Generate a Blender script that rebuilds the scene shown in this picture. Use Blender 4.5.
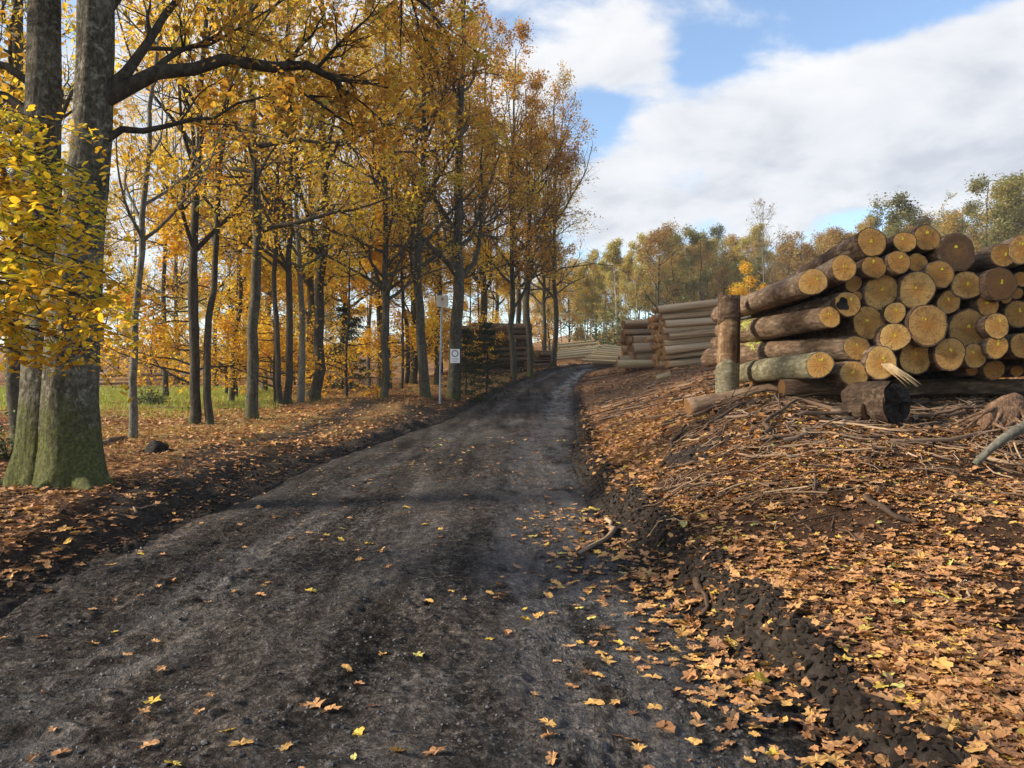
import bpy, math, random
import numpy as np
from mathutils import Matrix, Vector, Quaternion

for o in list(bpy.data.objects):
    bpy.data.objects.remove(o)
SC = bpy.context.scene
COL = SC.collection
rng = np.random.default_rng(11)
random.seed(11)
R = math.radians
F = 775.0            # focal length in pixels of the 1024 wide picture
EYE = 1.55

# ------------------------------------------------------------------ camera
cam = bpy.data.cameras.new('camera')
cam.sensor_width = 36.0
cam.lens = 36.0 * F / 1024.0
cam.clip_start = 0.05
cam.clip_end = 3000
camo = bpy.data.objects.new('camera', cam)
COL.objects.link(camo)
camo.location = (0, 0, EYE)
camo.rotation_euler = (R(90), 0, 0)
SC.camera = camo

# ------------------------------------------------------------------ light
SUN_AZ = R(-98)      # clockwise from +Y: from the left, a little behind the camera
SUN_EL = R(27)
sun = bpy.data.lights.new('sun', 'SUN')
sun.energy = 4.8
sun.angle = R(10)
sun.color = (1.0, 0.88, 0.72)
suno = bpy.data.objects.new('sun', sun)
COL.objects.link(suno)
sv = Vector((math.sin(SUN_AZ) * math.cos(SUN_EL), math.cos(SUN_AZ) * math.cos(SUN_EL), math.sin(SUN_EL)))
suno.rotation_euler = sv.to_track_quat('Z', 'Y').to_euler()

SC.view_settings.view_transform = 'Standard'
SC.view_settings.look = 'None'
SC.view_settings.exposure = 0.9
SC.view_settings.gamma = 1.0
SC.cycles.max_bounces = 8
SC.cycles.diffuse_bounces = 3
SC.cycles.transmission_bounces = 4
SC.cycles.transparent_max_bounces = 4
SC.cycles.caustics_reflective = False
SC.cycles.caustics_refractive = False


class NT:
    """tiny node-tree builder"""
    def __init__(s, tree):
        s.t = tree

    def n(s, kind, **kw):
        nd = s.t.nodes.new(kind)
        for k, v in kw.items():
            if k.startswith('i_'):
                key = k[2:]
                key = int(key) if key.isdigit() else key.replace('_', ' ')
                s.set(nd.inputs[key], v)
            else:
                setattr(nd, k, v)
        return nd

    def set(s, sock, v):
        if isinstance(v, bpy.types.NodeSocket):
            s.t.links.new(v, sock)
        elif isinstance(v, bpy.types.Node):
            s.t.links.new(v.outputs[0], sock)
        else:
            sock.default_value = v

    def math(s, op, a, b=None, c=None, clamp=False):
        nd = s.t.nodes.new('ShaderNodeMath')
        nd.operation = op
        nd.use_clamp = clamp
        s.set(nd.inputs[0], a)
        if b is not None:
            s.set(nd.inputs[1], b)
        if c is not None:
            s.set(nd.inputs[2], c)
        return nd.outputs[0]

    def vmath(s, op, a, b=None):
        nd = s.t.nodes.new('ShaderNodeVectorMath')
        nd.operation = op
        s.set(nd.inputs[0], a)
        if b is not None:
            s.set(nd.inputs[1], b)
        return nd

    def mix(s, f, a, b, mode='MIX'):
        nd = s.t.nodes.new('ShaderNodeMix')
        nd.data_type = 'RGBA'
        nd.blend_type = mode
        s.set(nd.inputs[0], f)
        s.set(nd.inputs[6], a)
        s.set(nd.inputs[7], b)
        return nd.outputs[2]

    def ramp(s, f, stops, interp='LINEAR'):
        nd = s.t.nodes.new('ShaderNodeValToRGB')
        cr = nd.color_ramp
        cr.interpolation = interp
        while len(cr.elements) > 1:
            cr.elements.remove(cr.elements[-1])
        cr.elements[0].position = stops[0][0]
        cr.elements[0].color = col4(stops[0][1])
        for p, c in stops[1:]:
            e = cr.elements.new(p)
            e.color = col4(c)
        s.set(nd.inputs[0], f)
        return nd.outputs[0]

    def maprange(s, v, a, b, c=0.0, d=1.0, smooth=False):
        nd = s.t.nodes.new('ShaderNodeMapRange')
        nd.interpolation_type = 'SMOOTHSTEP' if smooth else 'LINEAR'
        s.set(nd.inputs[0], v)
        for i, q in enumerate((a, b, c, d)):
            nd.inputs[i + 1].default_value = q
        return nd.outputs[0]

    def noise(s, vec, scale, detail=4.0, rough=0.55, dist=0.0):
        nd = s.t.nodes.new('ShaderNodeTexNoise')
        s.set(nd.inputs['Vector'], vec)
        nd.inputs['Scale'].default_value = scale
        nd.inputs['Detail'].default_value = detail
        nd.inputs['Roughness'].default_value = rough
        nd.inputs['Distortion'].default_value = dist
        return nd

    def mapping(s, vec, scale=(1, 1, 1), loc=(0, 0, 0)):
        nd = s.t.nodes.new('ShaderNodeMapping')
        s.set(nd.inputs[0], vec)
        nd.inputs['Scale'].default_value = scale
        nd.inputs['Location'].default_value = loc
        return nd.outputs[0]


def col4(c):
    if isinstance(c, (int, float)):
        return (c, c, c, 1)
    return tuple(c) if len(c) == 4 else (c[0], c[1], c[2], 1)


# ------------------------------------------------------------------ world: Nishita sky with broken cloud
world = bpy.data.worlds.new('World')
SC.world = world
world.use_nodes = True
wt = world.node_tree
wt.nodes.clear()
W = NT(wt)
sky = W.n('ShaderNodeTexSky', sky_type='NISHITA', sun_disc=False, sun_elevation=SUN_EL, sun_rotation=SUN_AZ,
          altitude=200, air_density=1.0, dust_density=0.6, ozone_density=1.4)
tc = W.n('ShaderNodeTexCoord')
dirv = tc.outputs['Generated']
sep = W.n('ShaderNodeSeparateXYZ')
W.set(sep.inputs[0], dirv)
up = W.math('MAXIMUM', sep.outputs[2], 0.0)
den = W.math('ADD', up, 0.22)
cx = W.math('DIVIDE', sep.outputs[0], den)
cy = W.math('DIVIDE', sep.outputs[1], den)
comb = W.n('ShaderNodeCombineXYZ', i_0=cx, i_1=cy, i_2=0.0)
n1 = W.noise(comb, 1.6, 12.0, 0.60, 0.35)
n2 = W.noise(comb, 4.6, 12.0, 0.62, 0.3)


def pxdir(px, py):
    return Vector(((px - 512) / F, 1.0, (384 - py) / F)).normalized()


blobs = [(740, 150, .16, .26), (850, 110, .15, .28), (960, 90, .16, .30), (1090, 110, .2, .3), (920, 170, .14, .14),
         (650, 30, .12, .16), (600, 60, .1, .12), (770, 20, .08, .22), (620, 200, .09, .3), (790, 205, .07, .16), (1020, 175, .1, .12),
         (660, 130, .06, .14), (650, 235, .08, .2), (740, 235, .07, .14), (860, 190, .08, .1),
         (600, 120, .07, -.30), (715, 45, .06, -.26), (850, 0, .12, -.38), (960, 5, .08, -.16), (700, 176, .05, -.06), (850, 214, .08, -.24),
          (400, 100, .3, .12), (250, 60, .3, .10)]
acc = None
for px, py, rad, amp in blobs:
    d = pxdir(px, py)
    dt = W.vmath('SUBTRACT', dirv, (d.x, d.y, d.z))
    sc_ = W.vmath('MULTIPLY', dt.outputs[0], (0.75, 0.75, 1.25))
    ln = W.vmath('LENGTH', sc_.outputs[0])
    g = W.maprange(ln.outputs['Value'], 0.0, rad, amp, 0.0, smooth=True)
    acc = g if acc is None else W.math('ADD', acc, g)
mixn = W.math('MULTIPLY', n1.outputs['Fac'], 1.05)
mixn = W.math('MULTIPLY_ADD', n2.outputs['Fac'], 0.40, W.math('SUBTRACT', mixn, 0.225))
cl = W.math('ADD', mixn, acc)
mask = W.maprange(cl, 0.46, 0.66, smooth=True)
shade = W.math('MULTIPLY_ADD', W.noise(W.mapping(comb, (1, 1, 1), (3.1, 7.7, 0)), 2.4, 8.0, 0.55, .4).outputs['Fac'], 0.75, W.math('MULTIPLY', n2.outputs['Fac'], 0.25))
for px, py, rad, amp in ((900, 175, .22, .09), (720, 150, .12, .05), (640, 205, .12, .05)):
    d = pxdir(px, py)
    ln = W.vmath('LENGTH', W.vmath('MULTIPLY', W.vmath('SUBTRACT', dirv, (d.x, d.y, d.z)).outputs[0], (.7, .7, 1.5)).outputs[0])
    shade = W.math('SUBTRACT', shade, W.maprange(ln.outputs['Value'], 0.0, rad, amp, 0.0, smooth=True))
ccol = W.ramp(shade, [(0.33, (3.5, 3.62, 3.95)), (0.46, (4.8, 4.85, 5.0)), (0.6, (5.6, 5.55, 5.5))])
skyc = W.mix(1.0, sky.outputs[0], (1.4, 1.42, 1.45, 1), 'MULTIPLY')
fin = W.mix(W.math('MULTIPLY', mask, 0.93), skyc, ccol)
bg = W.n('ShaderNodeBackground')
W.set(bg.inputs[0], fin)
bg.inputs[1].default_value = 0.10
outw = W.n('ShaderNodeOutputWorld')
wt.links.new(bg.outputs[0], outw.inputs[0])

# ------------------------------------------------------------------ noise helpers
_perm = np.random.default_rng(5).random((256, 256))


def vnoise(x, y):
    xi = np.floor(x).astype(np.int64)
    yi = np.floor(y).astype(np.int64)
    fx = x - xi
    fy = y - yi
    fx = fx * fx * (3 - 2 * fx)
    fy = fy * fy * (3 - 2 * fy)
    a = _perm[xi & 255, yi & 255]
    b = _perm[(xi + 1) & 255, yi & 255]
    c = _perm[xi & 255, (yi + 1) & 255]
    d = _perm[(xi + 1) & 255, (yi + 1) & 255]
    return (a * (1 - fx) + b * fx) * (1 - fy) + (c * (1 - fx) + d * fx) * fy - 0.5


def fbm(x, y, octv=4, gain=0.5):
    s = 0
    a = 1.0
    for k in range(octv):
        s = s + a * vnoise(x * 2 ** k + 17.3 * k, y * 2 ** k + 9.1 * k)
        a *= gain
    return s


def sstep(a, b, x):
    t = np.clip((x - a) / (b - a), 0, 1)
    return t * t * (3 - 2 * t)


def smooth_table(ys, vs, lo, hi, n=800, k=2.0):
    yy = np.linspace(lo, hi, n)
    v = np.interp(yy, ys, vs)
    step = (hi - lo) / n
    w = max(1, int(k / step))
    ker = np.hanning(2 * w + 3)
    ker /= ker.sum()
    vp = np.pad(v, (len(ker) // 2, len(ker) // 2), mode='edge')
    return yy, np.convolve(vp, ker, 'valid')[:n]


def table(ys, vs, lo=-30, hi=420, k=1.6):
    yy, v = smooth_table(ys, vs, lo, hi, 3000, k)
    return lambda y: np.interp(y, yy, v)


road_l = table([-30, 0, 3, 6, 10, 14, 17, 25, 30, 35, 41, 46, 50, 60], [-3.0, -3.1, -3.2, -3.4, -3.37, -3.24, -2.8, -2.0, -1.24, -.1, 1.75, 4.6, 8, 18])
road_r = table([-30, 0, 3, 6, 10, 14, 17, 25, 30, 35, 41, 46, 50, 60], [1.5, 1.4, 1.35, 1.06, 1.0, 1.08, 1.45, 2.06, 2.4, 2.8, 4.0, 7.0, 11, 22])
road_z = table([-30, 0, 5, 10, 14, 17, 25, 30, 36, 42, 48, 70, 110, 420], [0, 0.0, .08, .1, .2, .3, .42, .85, 1.55, 2.35, 2.9, 5, 9, 26])
left_z = table([-30, 0, 5, 9, 14, 18, 22, 26, 32, 38, 45, 60, 100, 200, 420], [0.2, .15, .26, .42, .44, .46, .62, .95, 1.25, 1.95, 2.4, 3.0, 6, 12, 24])
field_z = table([-30, 0, 9, 18, 24, 40, 60, 100, 200, 420], [0.2, .2, .42, .5, .72, 1.05, 1.65, 3.6, 9, 22])
right_z = table([-30, 0, 3, 5, 6, 8, 9.5, 12, 15, 18, 24, 28, 35, 42, 55, 80, 110, 160, 420],
                [.2, .1, .18, .38, .6, .98, 1.24, 1.36, 1.48, 1.65, 2.0, 2.2, 2.6, 3.0, 3.9, 6.1, 8.6, 12.5, 28], k=1.0)
track_c = table([-30, 0, 5, 9, 14, 19, 24, 30, 45], [-4.6, -4.5, -4.4, -4.55, -4.95, -5.7, -7.2, -10, -24])
track_w = table([-30, 0, 5, 9, 14, 19, 24, 45], [.38, .38, .42, .50, .72, .95, 1.0, .8])


track_l = table([-30, 0, 4, 5.8, 7.7, 11, 15.8, 22, 30, 40], [.1, .1, .2, .5, .9, 1.65, 2.4, 3.2, 4.0, 4.0], k=1.0)


def road_surface(x, y):
    """height of the gravel road"""
    l, r = road_l(y), road_r(y)
    u = (x - (l + r) / 2) / ((r - l) / 2)
    z = road_z(y) + 0.03 * (1 - u * u)
    z = z - 0.045 * np.exp(-((u - .62) / .16) ** 2) - 0.03 * np.exp(-((u + .45) / .18) ** 2)
    near = np.exp(-np.maximum(y - 6, 0) / 8)
    z = z + 0.022 * fbm(x * 1.6, y * 1.1, 3) + near * 0.024 * fbm(x * 7 + 3, y * 7, 3, .6) + near * .012 * np.maximum(fbm(x * 19, y * 19, 2), 0)
    z = z + 0.014 * near * vnoise(x * 9 + 40, y * 1.3)          # faint ruts
    for uc, ph in ((.60, 0.0), (-.47, 1.9)):                     # tyre tread pressed into the two wheel tracks
        du = (u - uc) / .15
        tread = np.sin(y * 2 * np.pi / .17 + np.abs(du) * 3.2 + ph) * np.exp(-du ** 4)
        z = z + near * .010 * tread * sstep(-.2, .25, fbm(x * 1.3 + ph, y * .7, 2))
    z = z + near * .030 * fbm(x * 4.2 + 20, y * 3.4, 2)
    pz = sstep(-.25, .3, fbm(x * .9 + 11, y * .6, 3))            # churned patches between rolled ones
    z = z + near * pz * (.014 * (.3 - np.abs(fbm(x * 10 + 5, y * 9, 3, .6))) + .022 * vnoise(x * 24, y * 24 + 3) + .010 * vnoise(x * 47 + 9, y * 43))
    return z


def terrain(x, y, fine=True):
    x = np.asarray(x, float)
    y = np.asarray(y, float)
    l, r = road_l(y), road_r(y)
    zr = road_z(y)
    sl = l - x
    sr = x - r
    # right: bank up to the timber yard
    w = np.interp(y, [0, 6, 10, 15, 20, 25, 60], [1.8, 2.0, 2.6, 4.0, 5.5, 6.5, 8.0])
    t = np.clip(sr / w, 0, 1)
    prof = .5 * (t * (2 - t) + t * t * (3 - 2 * t))
    H = right_z(y) + 0.03 * np.maximum(sr - 6, 0) * np.clip((y - 4) / 8, 0, 1)
    zR = zr + np.maximum(H - zr, 0.03) * prof
    zR = zR + 0.10 * fbm(x * .9, y * .9, 3) * t + .05 * fbm(x * 3.1 + 7, y * 3.1, 3) * t
    wob = .10 * fbm(x * 1.8 + 3, y * 1.8, 3)
    zR = zR + (.13 + .05 * fbm(x * 2, y * 2 + 7, 2)) * sstep(.10, .26, sr + wob) * np.clip((30 - y) / 12, 0, 1) * np.clip((3.2 - sr) / 2.4, 0, 1)
    berm = np.exp(-((sr - .26) / .13) ** 2) * (.05 + .16 * fbm(x * 2.3, y * 2.3, 3))
    zR = zR + berm * np.clip((30 - y) / 14, 0, 1)
    # left: forest floor with the muddy side track
    w2 = np.interp(y, [0, 10, 25, 60], [.8, .9, 1.6, 4])
    t2 = np.clip(sl / w2, 0, 1)
    prof2 = t2 * t2 * (3 - 2 * t2)
    far = sstep(4.0, 11.0, -x - np.interp(y, [0, 20, 40], [2, 1, -2]))
    LZ = left_z(y) * (1 - far) + field_z(y) * far
    zL = zr + (LZ - zr) * prof2
    q_ = sl / track_l(y)
    tr = (np.exp(-((q_ - .30) / .16) ** 2) + np.exp(-((q_ - .78) / .16) ** 2)) * np.clip((track_l(y) - .3) / .6, 0, 1) * np.clip((34 - y) / 6, 0, 1)
    zL = zL - .045 * tr + .02 * np.exp(-((q_ - 1.02) / .12) ** 2) * np.clip((34 - y) / 6, 0, 1) + .09 * fbm(x * .8 + 5, y * .8, 3) * t2 + .05 * fbm(x * 3.3, y * 3.3, 3) * np.clip(tr + .35, 0, 1) * t2
    bermL = np.exp(-((sl - .3) / .22) ** 2) * (.10 + .16 * fbm(x * 2.1 + 9, y * 2.1, 3)) * np.clip((y - 6) / 9, 0.25, 1)
    zL = zL + bermL
    z = np.where(sr > 0, zR, np.where(sl > 0, zL, zr))
    inside = np.minimum(-sl, -sr)          # >0 on the road
    z = np.where((sl <= 0) & (sr <= 0), zr - .10 * np.clip(inside / .15, 0, 1) + .0, z)
    if fine:
        nr = np.exp(-np.maximum(np.hypot(x, y) - 8, 0) / 9)
        off = (np.maximum(sl, sr) > 0)
        z = z + off * nr * (.022 * fbm(x * 8 + 31, y * 8, 3, .6))
    return z


def surf(x, y):
    """what one stands on: road or ground, whichever is higher"""
    x = np.asarray(x, float)
    y = np.asarray(y, float)
    u = (x - (road_l(y) + road_r(y)) / 2) / ((road_r(y) - road_l(y)) / 2)
    a = terrain(x, y)
    b = np.where((np.abs(u) < 1.04) & (y < 49), road_surface(x, y) - .25 * np.clip(np.abs(u) - .97, 0, 1), -9)
    return np.maximum(a, b)


def at(px, py, d):
    """the point seen at a pixel of the photograph at distance d"""
    return Vector(((px - 512) / F * d, d, EYE - (py - 384) / F * d))


def ground_at(px, py, lo=2.5, hi=160):
    ds = np.linspace(lo, hi, 4000)
    xs = (px - 512) / F * ds
    zs = EYE - (py - 384) / F * ds
    g = surf(xs, ds)
    k = np.argmax(zs <= g) if (zs <= g).any() else len(ds) - 1
    return Vector((xs[k], ds[k], float(g[k])))


def on_ground(px, d):
    x = (px - 512) / F * d
    return Vector((x, d, float(surf(x, d))))


# ------------------------------------------------------------------ mesh helpers
def make_mesh(name, v, quads=None, tris=None, mat=None, smooth=True, face_attr=None, point_attr=None):
    v = np.ascontiguousarray(v, dtype=np.float32)
    me = bpy.data.meshes.new(name)
    q = np.zeros((0, 4), np.int32) if quads is None else np.asarray(quads, np.int32)
    t = np.zeros((0, 3), np.int32) if tris is None else np.asarray(tris, np.int32)
    me.vertices.add(len(v))
    me.vertices.foreach_set('co', v.ravel())
    nl = q.size + t.size
    me.loops.add(nl)
    me.loops.foreach_set('vertex_index', np.concatenate([q.ravel(), t.ravel()]).astype(np.int32))
    nf = len(q) + len(t)
    me.polygons.add(nf)
    ls = np.concatenate([np.arange(len(q)) * 4, q.size + np.arange(len(t)) * 3]).astype(np.int32)
    me.polygons.foreach_set('loop_start', ls)
    me.polygons.foreach_set('use_smooth', np.full(nf, smooth, bool))
    for k, a in (face_attr or {}).items():
        at_ = me.attributes.new(k, 'FLOAT', 'FACE')
        at_.data.foreach_set('value', np.asarray(a, np.float32))
    for k, a in (point_attr or {}).items():
        at_ = me.attributes.new(k, 'FLOAT', 'POINT')
        at_.data.foreach_set('value', np.asarray(a, np.float32))
    me.update(calc_edges=True)
    me.validate()
    if mat:
        me.materials.append(mat)
    return me


def link(name, data, parent=None, loc=None, mat_world=None):
    o = bpy.data.objects.new(name, data)
    COL.objects.link(o)
    if parent:
        o.parent = parent
    if loc is not None:
        o.location = loc
    if mat_world is not None:
        o.matrix_world = mat_world
    return o


def tag(o, label=None, cat=None, group=None, kind=None):
    if label:
        o['label'] = label
    if cat:
        o['category'] = cat
    if group:
        o['group'] = group
    if kind:
        o['kind'] = kind
    return o


def empty(name, loc, label, cat, group=None, rz=0.0):
    o = bpy.data.objects.new(name, None)
    o.empty_display_size = .2
    COL.objects.link(o)
    o.location = loc
    o.rotation_euler = (0, 0, rz)
    return tag(o, label, cat, group)


def copy_tree(o, parent=None):
    c = o.copy()
    COL.objects.link(c)
    if parent:
        c.parent = parent
    for ch in list(o.children):
        copy_tree(ch, c)
    return c


def norm(a):
    return a / np.maximum(np.linalg.norm(a, axis=-1, keepdims=True), 1e-9)


def tubes(P, Rr, sides=6, cap=False):
    """P (B,N,3) centre lines, Rr (B,N) radii -> verts, quads"""
    P = np.asarray(P, float)
    Rr = np.asarray(Rr, float)
    B, N, _ = P.shape
    T = np.empty_like(P)
    T[:, 1:-1] = P[:, 2:] - P[:, :-2]
    T[:, 0] = P[:, 1] - P[:, 0]
    T[:, -1] = P[:, -1] - P[:, -2]
    T = norm(T)
    ref = np.where(np.abs(T[:, :1, 2:3]) > .9, np.array([1.0, 0, 0]), np.array([0, 0, 1.0]))
    U = norm(np.cross(T, np.broadcast_to(ref, T.shape)))
    V = np.cross(T, U)
    a = np.linspace(0, 2 * np.pi, sides, endpoint=False)
    ring = U[:, :, None] * np.cos(a)[None, None, :, None] + V[:, :, None] * np.sin(a)[None, None, :, None]
    verts = P[:, :, None] + ring * Rr[:, :, None, None]
    idx = np.arange(B * N * sides).reshape(B, N, sides)
    i0 = idx[:, :-1]
    i1 = idx[:, 1:]
    q = np.stack([i0, np.roll(i0, -1, 2), np.roll(i1, -1, 2), i1], -1).reshape(-1, 4)
    v = verts.reshape(-1, 3)
    if cap:
        pass
    return v, q


class Buf:
    def __init__(s):
        s.v, s.q, s.t, s.n = [], [], [], 0
        s.qa, s.ta = [], []

    def add(s, v, q=None, t=None, tint=0.5):
        s.v.append(np.asarray(v, float))
        if q is not None and len(q):
            s.q.append(np.asarray(q) + s.n)
            s.qa.append(np.broadcast_to(np.asarray(tint, float), (len(q),)))
        if t is not None and len(t):
            s.t.append(np.asarray(t) + s.n)
            s.ta.append(np.broadcast_to(np.asarray(tint, float), (len(t),)))
        s.n += len(v)

    def mesh(s, name, mat, smooth=True):
        q = np.concatenate(s.q) if s.q else None
        t = np.concatenate(s.t) if s.t else None
        fa = np.concatenate(s.qa + s.ta) if (s.qa or s.ta) else None
        return make_mesh(name, np.concatenate(s.v), q, t, mat, smooth, {'tint': fa})


def box(c, sx, sy, sz):
    c = np.asarray(c, float)
    v = np.array([[x, y, z] for x in (-1, 1) for y in (-1, 1) for z in (-1, 1)], float) * np.array([sx, sy, sz]) / 2 + c
    q = [[0, 1, 3, 2], [4, 6, 7, 5], [0, 4, 5, 1], [2, 3, 7, 6], [0, 2, 6, 4], [1, 5, 7, 3]]
    return v, np.array(q)


# ------------------------------------------------------------------ materials
def new_mat(name):
    m = bpy.data.materials.new(name)
    m.use_nodes = True
    m.node_tree.nodes.clear()
    k = NT(m.node_tree)
    out = k.n('ShaderNodeOutputMaterial')
    return m, k, out


def principled(k, out, color, rough=.85, bump=None, bstr=.5, bdist=.02, spec=.3):
    p = k.n('ShaderNodeBsdfPrincipled')
    k.set(p.inputs['Base Color'], color)
    k.set(p.inputs['Roughness'], rough)
    k.set(p.inputs['Specular IOR Level'], spec)
    if bump is not None:
        b = k.n('ShaderNodeBump')
        b.inputs['Strength'].default_value = bstr
        b.inputs['Distance'].default_value = bdist
        k.set(b.inputs['Height'], bump)
        k.t.links.new(b.outputs[0], p.inputs['Normal'])
    k.t.links.new(p.outputs[0], out.inputs[0])
    return p


def leaf_mat(name, stops, trans=.45, rough=.6, rnd=.0, dark=1.0):
    m, k, out = new_mat(name)
    a = k.n('ShaderNodeAttribute', attribute_name='tint')
    f = a.outputs['Fac']
    if rnd:
        oi = k.n('ShaderNodeObjectInfo')
        f = k.math('ADD', f, k.math('MULTIPLY', k.math('SUBTRACT', oi.outputs['Random'], .5), rnd), clamp=True)
    c = k.ramp(f, stops)
    d = k.n('ShaderNodeBsdfPrincipled')
    k.set(d.inputs['Base Color'], c)
    d.inputs['Roughness'].default_value = rough
    d.inputs['Specular IOR Level'].default_value = .25
    tr = k.n('ShaderNodeBsdfTranslucent')
    k.set(tr.inputs[0], k.mix(1.0, c, (1.25, 1.1, .7, 1), 'MULTIPLY'))
    mx = k.n('ShaderNodeMixShader')
    mx.inputs[0].default_value = trans
    k.t.links.new(d.outputs[0], mx.inputs[1])
    k.t.links.new(tr.outputs[0], mx.inputs[2])
    k.t.links.new(mx.outputs[0], out.inputs[0])
    return m


LEAF = {
    'oak': leaf_mat('oak_leaves', [(0, (.24, .125, .028)), (.3, (.42, .22, .038)), (.6, (.54, .31, .05)), (.85, (.58, .44, .075)), (1, (.38, .36, .08))], trans=.5, rnd=.35),
    'beech': leaf_mat('beech_leaves', [(0, (.44, .22, .03)), (.3, (.60, .38, .04)), (.6, (.68, .50, .06)), (.85, (.56, .50, .09)), (1, (.36, .40, .08))], trans=.55, rnd=.4),
    'amber': leaf_mat('amber_leaves', [(0, (.50, .25, .025)), (.4, (.68, .43, .04)), (.8, (.74, .56, .06)), (1, (.62, .56, .08))], trans=.55, rnd=.3),
    'yellow': leaf_mat('yellow_beech_leaves', [(0, (.42, .22, .02)), (.3, (.62, .39, .03)), (.65, (.76, .56, .05)), (.88, (.62, .55, .06)), (1, (.36, .40, .05))], trans=.6),
    'birch': leaf_mat('birch_leaves', [(0, (.36, .26, .10)), (.5, (.50, .42, .14)), (1, (.42, .43, .16))], trans=.55, rnd=.5),
    'green': leaf_mat('green_leaves', [(0, (.13, .13, .055)), (.5, (.21, .21, .08)), (1, (.32, .28, .10))], rnd=.5),
    'rust': leaf_mat('rust_leaves', [(0, (.28, .18, .08)), (.5, (.44, .31, .11)), (1, (.46, .39, .14))], trans=.55, rnd=.5),
    'needle': leaf_mat('spruce_needles', [(0, (.016, .028, .012)), (.6, (.03, .05, .018)), (1, (.06, .085, .03))], trans=.2),
}
litter_stops = [(0, (.07, .035, .018)), (.2, (.19, .095, .045)), (.42, (.40, .195, .08)), (.62, (.53, .29, .12)), (.78, (.60, .35, .10)), (.92, (.62, .43, .07)), (1, (.50, .46, .14))]
LITTER = leaf_mat('fallen_leaves', litter_stops, trans=.12, rough=.55)
GRASSM = leaf_mat('dry_grass', [(0, (.26, .16, .05)), (.5, (.44, .32, .09)), (.75, (.28, .30, .06)), (1, (.24, .36, .05))], trans=.35)
BUSHM = leaf_mat('bush_leaves', [(0, (.05, .07, .03)), (1, (.16, .19, .08))], trans=.25)


def bark_mat(name, stops, sc=(14, 14, 3), moss=None, bstr=.8, bd=.02):
    m, k, out = new_mat(name)
    tcn = k.n('ShaderNodeTexCoord')
    v = k.mapping(tcn.outputs['Object'], sc)
    n = k.noise(v, 1.0, 6, .65, .6)
    g = k.noise(tcn.outputs['Object'], 2.2, 4, .6)
    f = k.math('MULTIPLY_ADD', n.outputs['Fac'], .65, k.math('MULTIPLY', g.outputs['Fac'], .35))
    c = k.ramp(f, stops)
    sp_ = k.noise(tcn.outputs['Object'], 13, 6, .7, .3)
    lum = [q * 1.15 for q in stops[-1][1]]
    c = k.mix(k.maprange(sp_.outputs['Fac'], .52, .66, 0, .75), c, (lum[0], lum[1] * 1.02, lum[2] * .95, 1))
    c = k.mix(k.maprange(sp_.outputs['Fac'], .46, .34, 0, .7), c, (stops[0][1][0], stops[0][1][1], stops[0][1][2], 1))
    if moss:
        s = k.n('ShaderNodeSeparateXYZ')
        k.set(s.inputs[0], tcn.outputs['Object'])
        h = k.math('SUBTRACT', moss[0], s.outputs[2])
        h = k.math('DIVIDE', h, moss[0])
        mm = k.math('MULTIPLY_ADD', k.noise(tcn.outputs['Object'], 4.5, 5, .65).outputs['Fac'], 1.5, h)
        fm = k.maprange(mm, moss[1] + .25, moss[1] + .75, 0, .8, smooth=True)
        mc = k.ramp(k.noise(tcn.outputs['Object'], 30, 3).outputs['Fac'], [(.3, (.030, .034, .009)), (.55, (.085, .095, .02)), (.75, (.15, .17, .035))])
        c = k.mix(fm, c, mc)
    principled(k, out, c, .9, f, bstr, bd, .15)
    return m


BARK = {
    'grey': bark_mat('grey_bark', [(.3, (.020, .017, .012)), (.5, (.062, .054, .038)), (.68, (.125, .115, .08))], moss=(1.6, 1.15)),
    'dark': bark_mat('dark_bark', [(.3, (.014, .011, .008)), (.5, (.045, .036, .026)), (.7, (.085, .075, .052))], moss=(1.2, 1.2)),
    'pale': bark_mat('pale_bark', [(.3, (.05, .044, .034)), (.5, (.12, .11, .085)), (.7, (.21, .20, .16))], moss=(.5, 1.3)),
    'birch': bark_mat('birch_bark', [(.3, (.12, .10, .08)), (.45, (.32, .30, .26)), (.7, (.46, .43, .38))], sc=(5, 5, 9)),
    'big': bark_mat('big_tree_bark', [(.32, (.022, .018, .011)), (.46, (.075, .063, .04)), (.58, (.15, .132, .095)), (.7, (.28, .26, .21))], sc=(34, 34, 14), moss=(1.5, .70), bstr=1.0, bd=.05),
}


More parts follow.
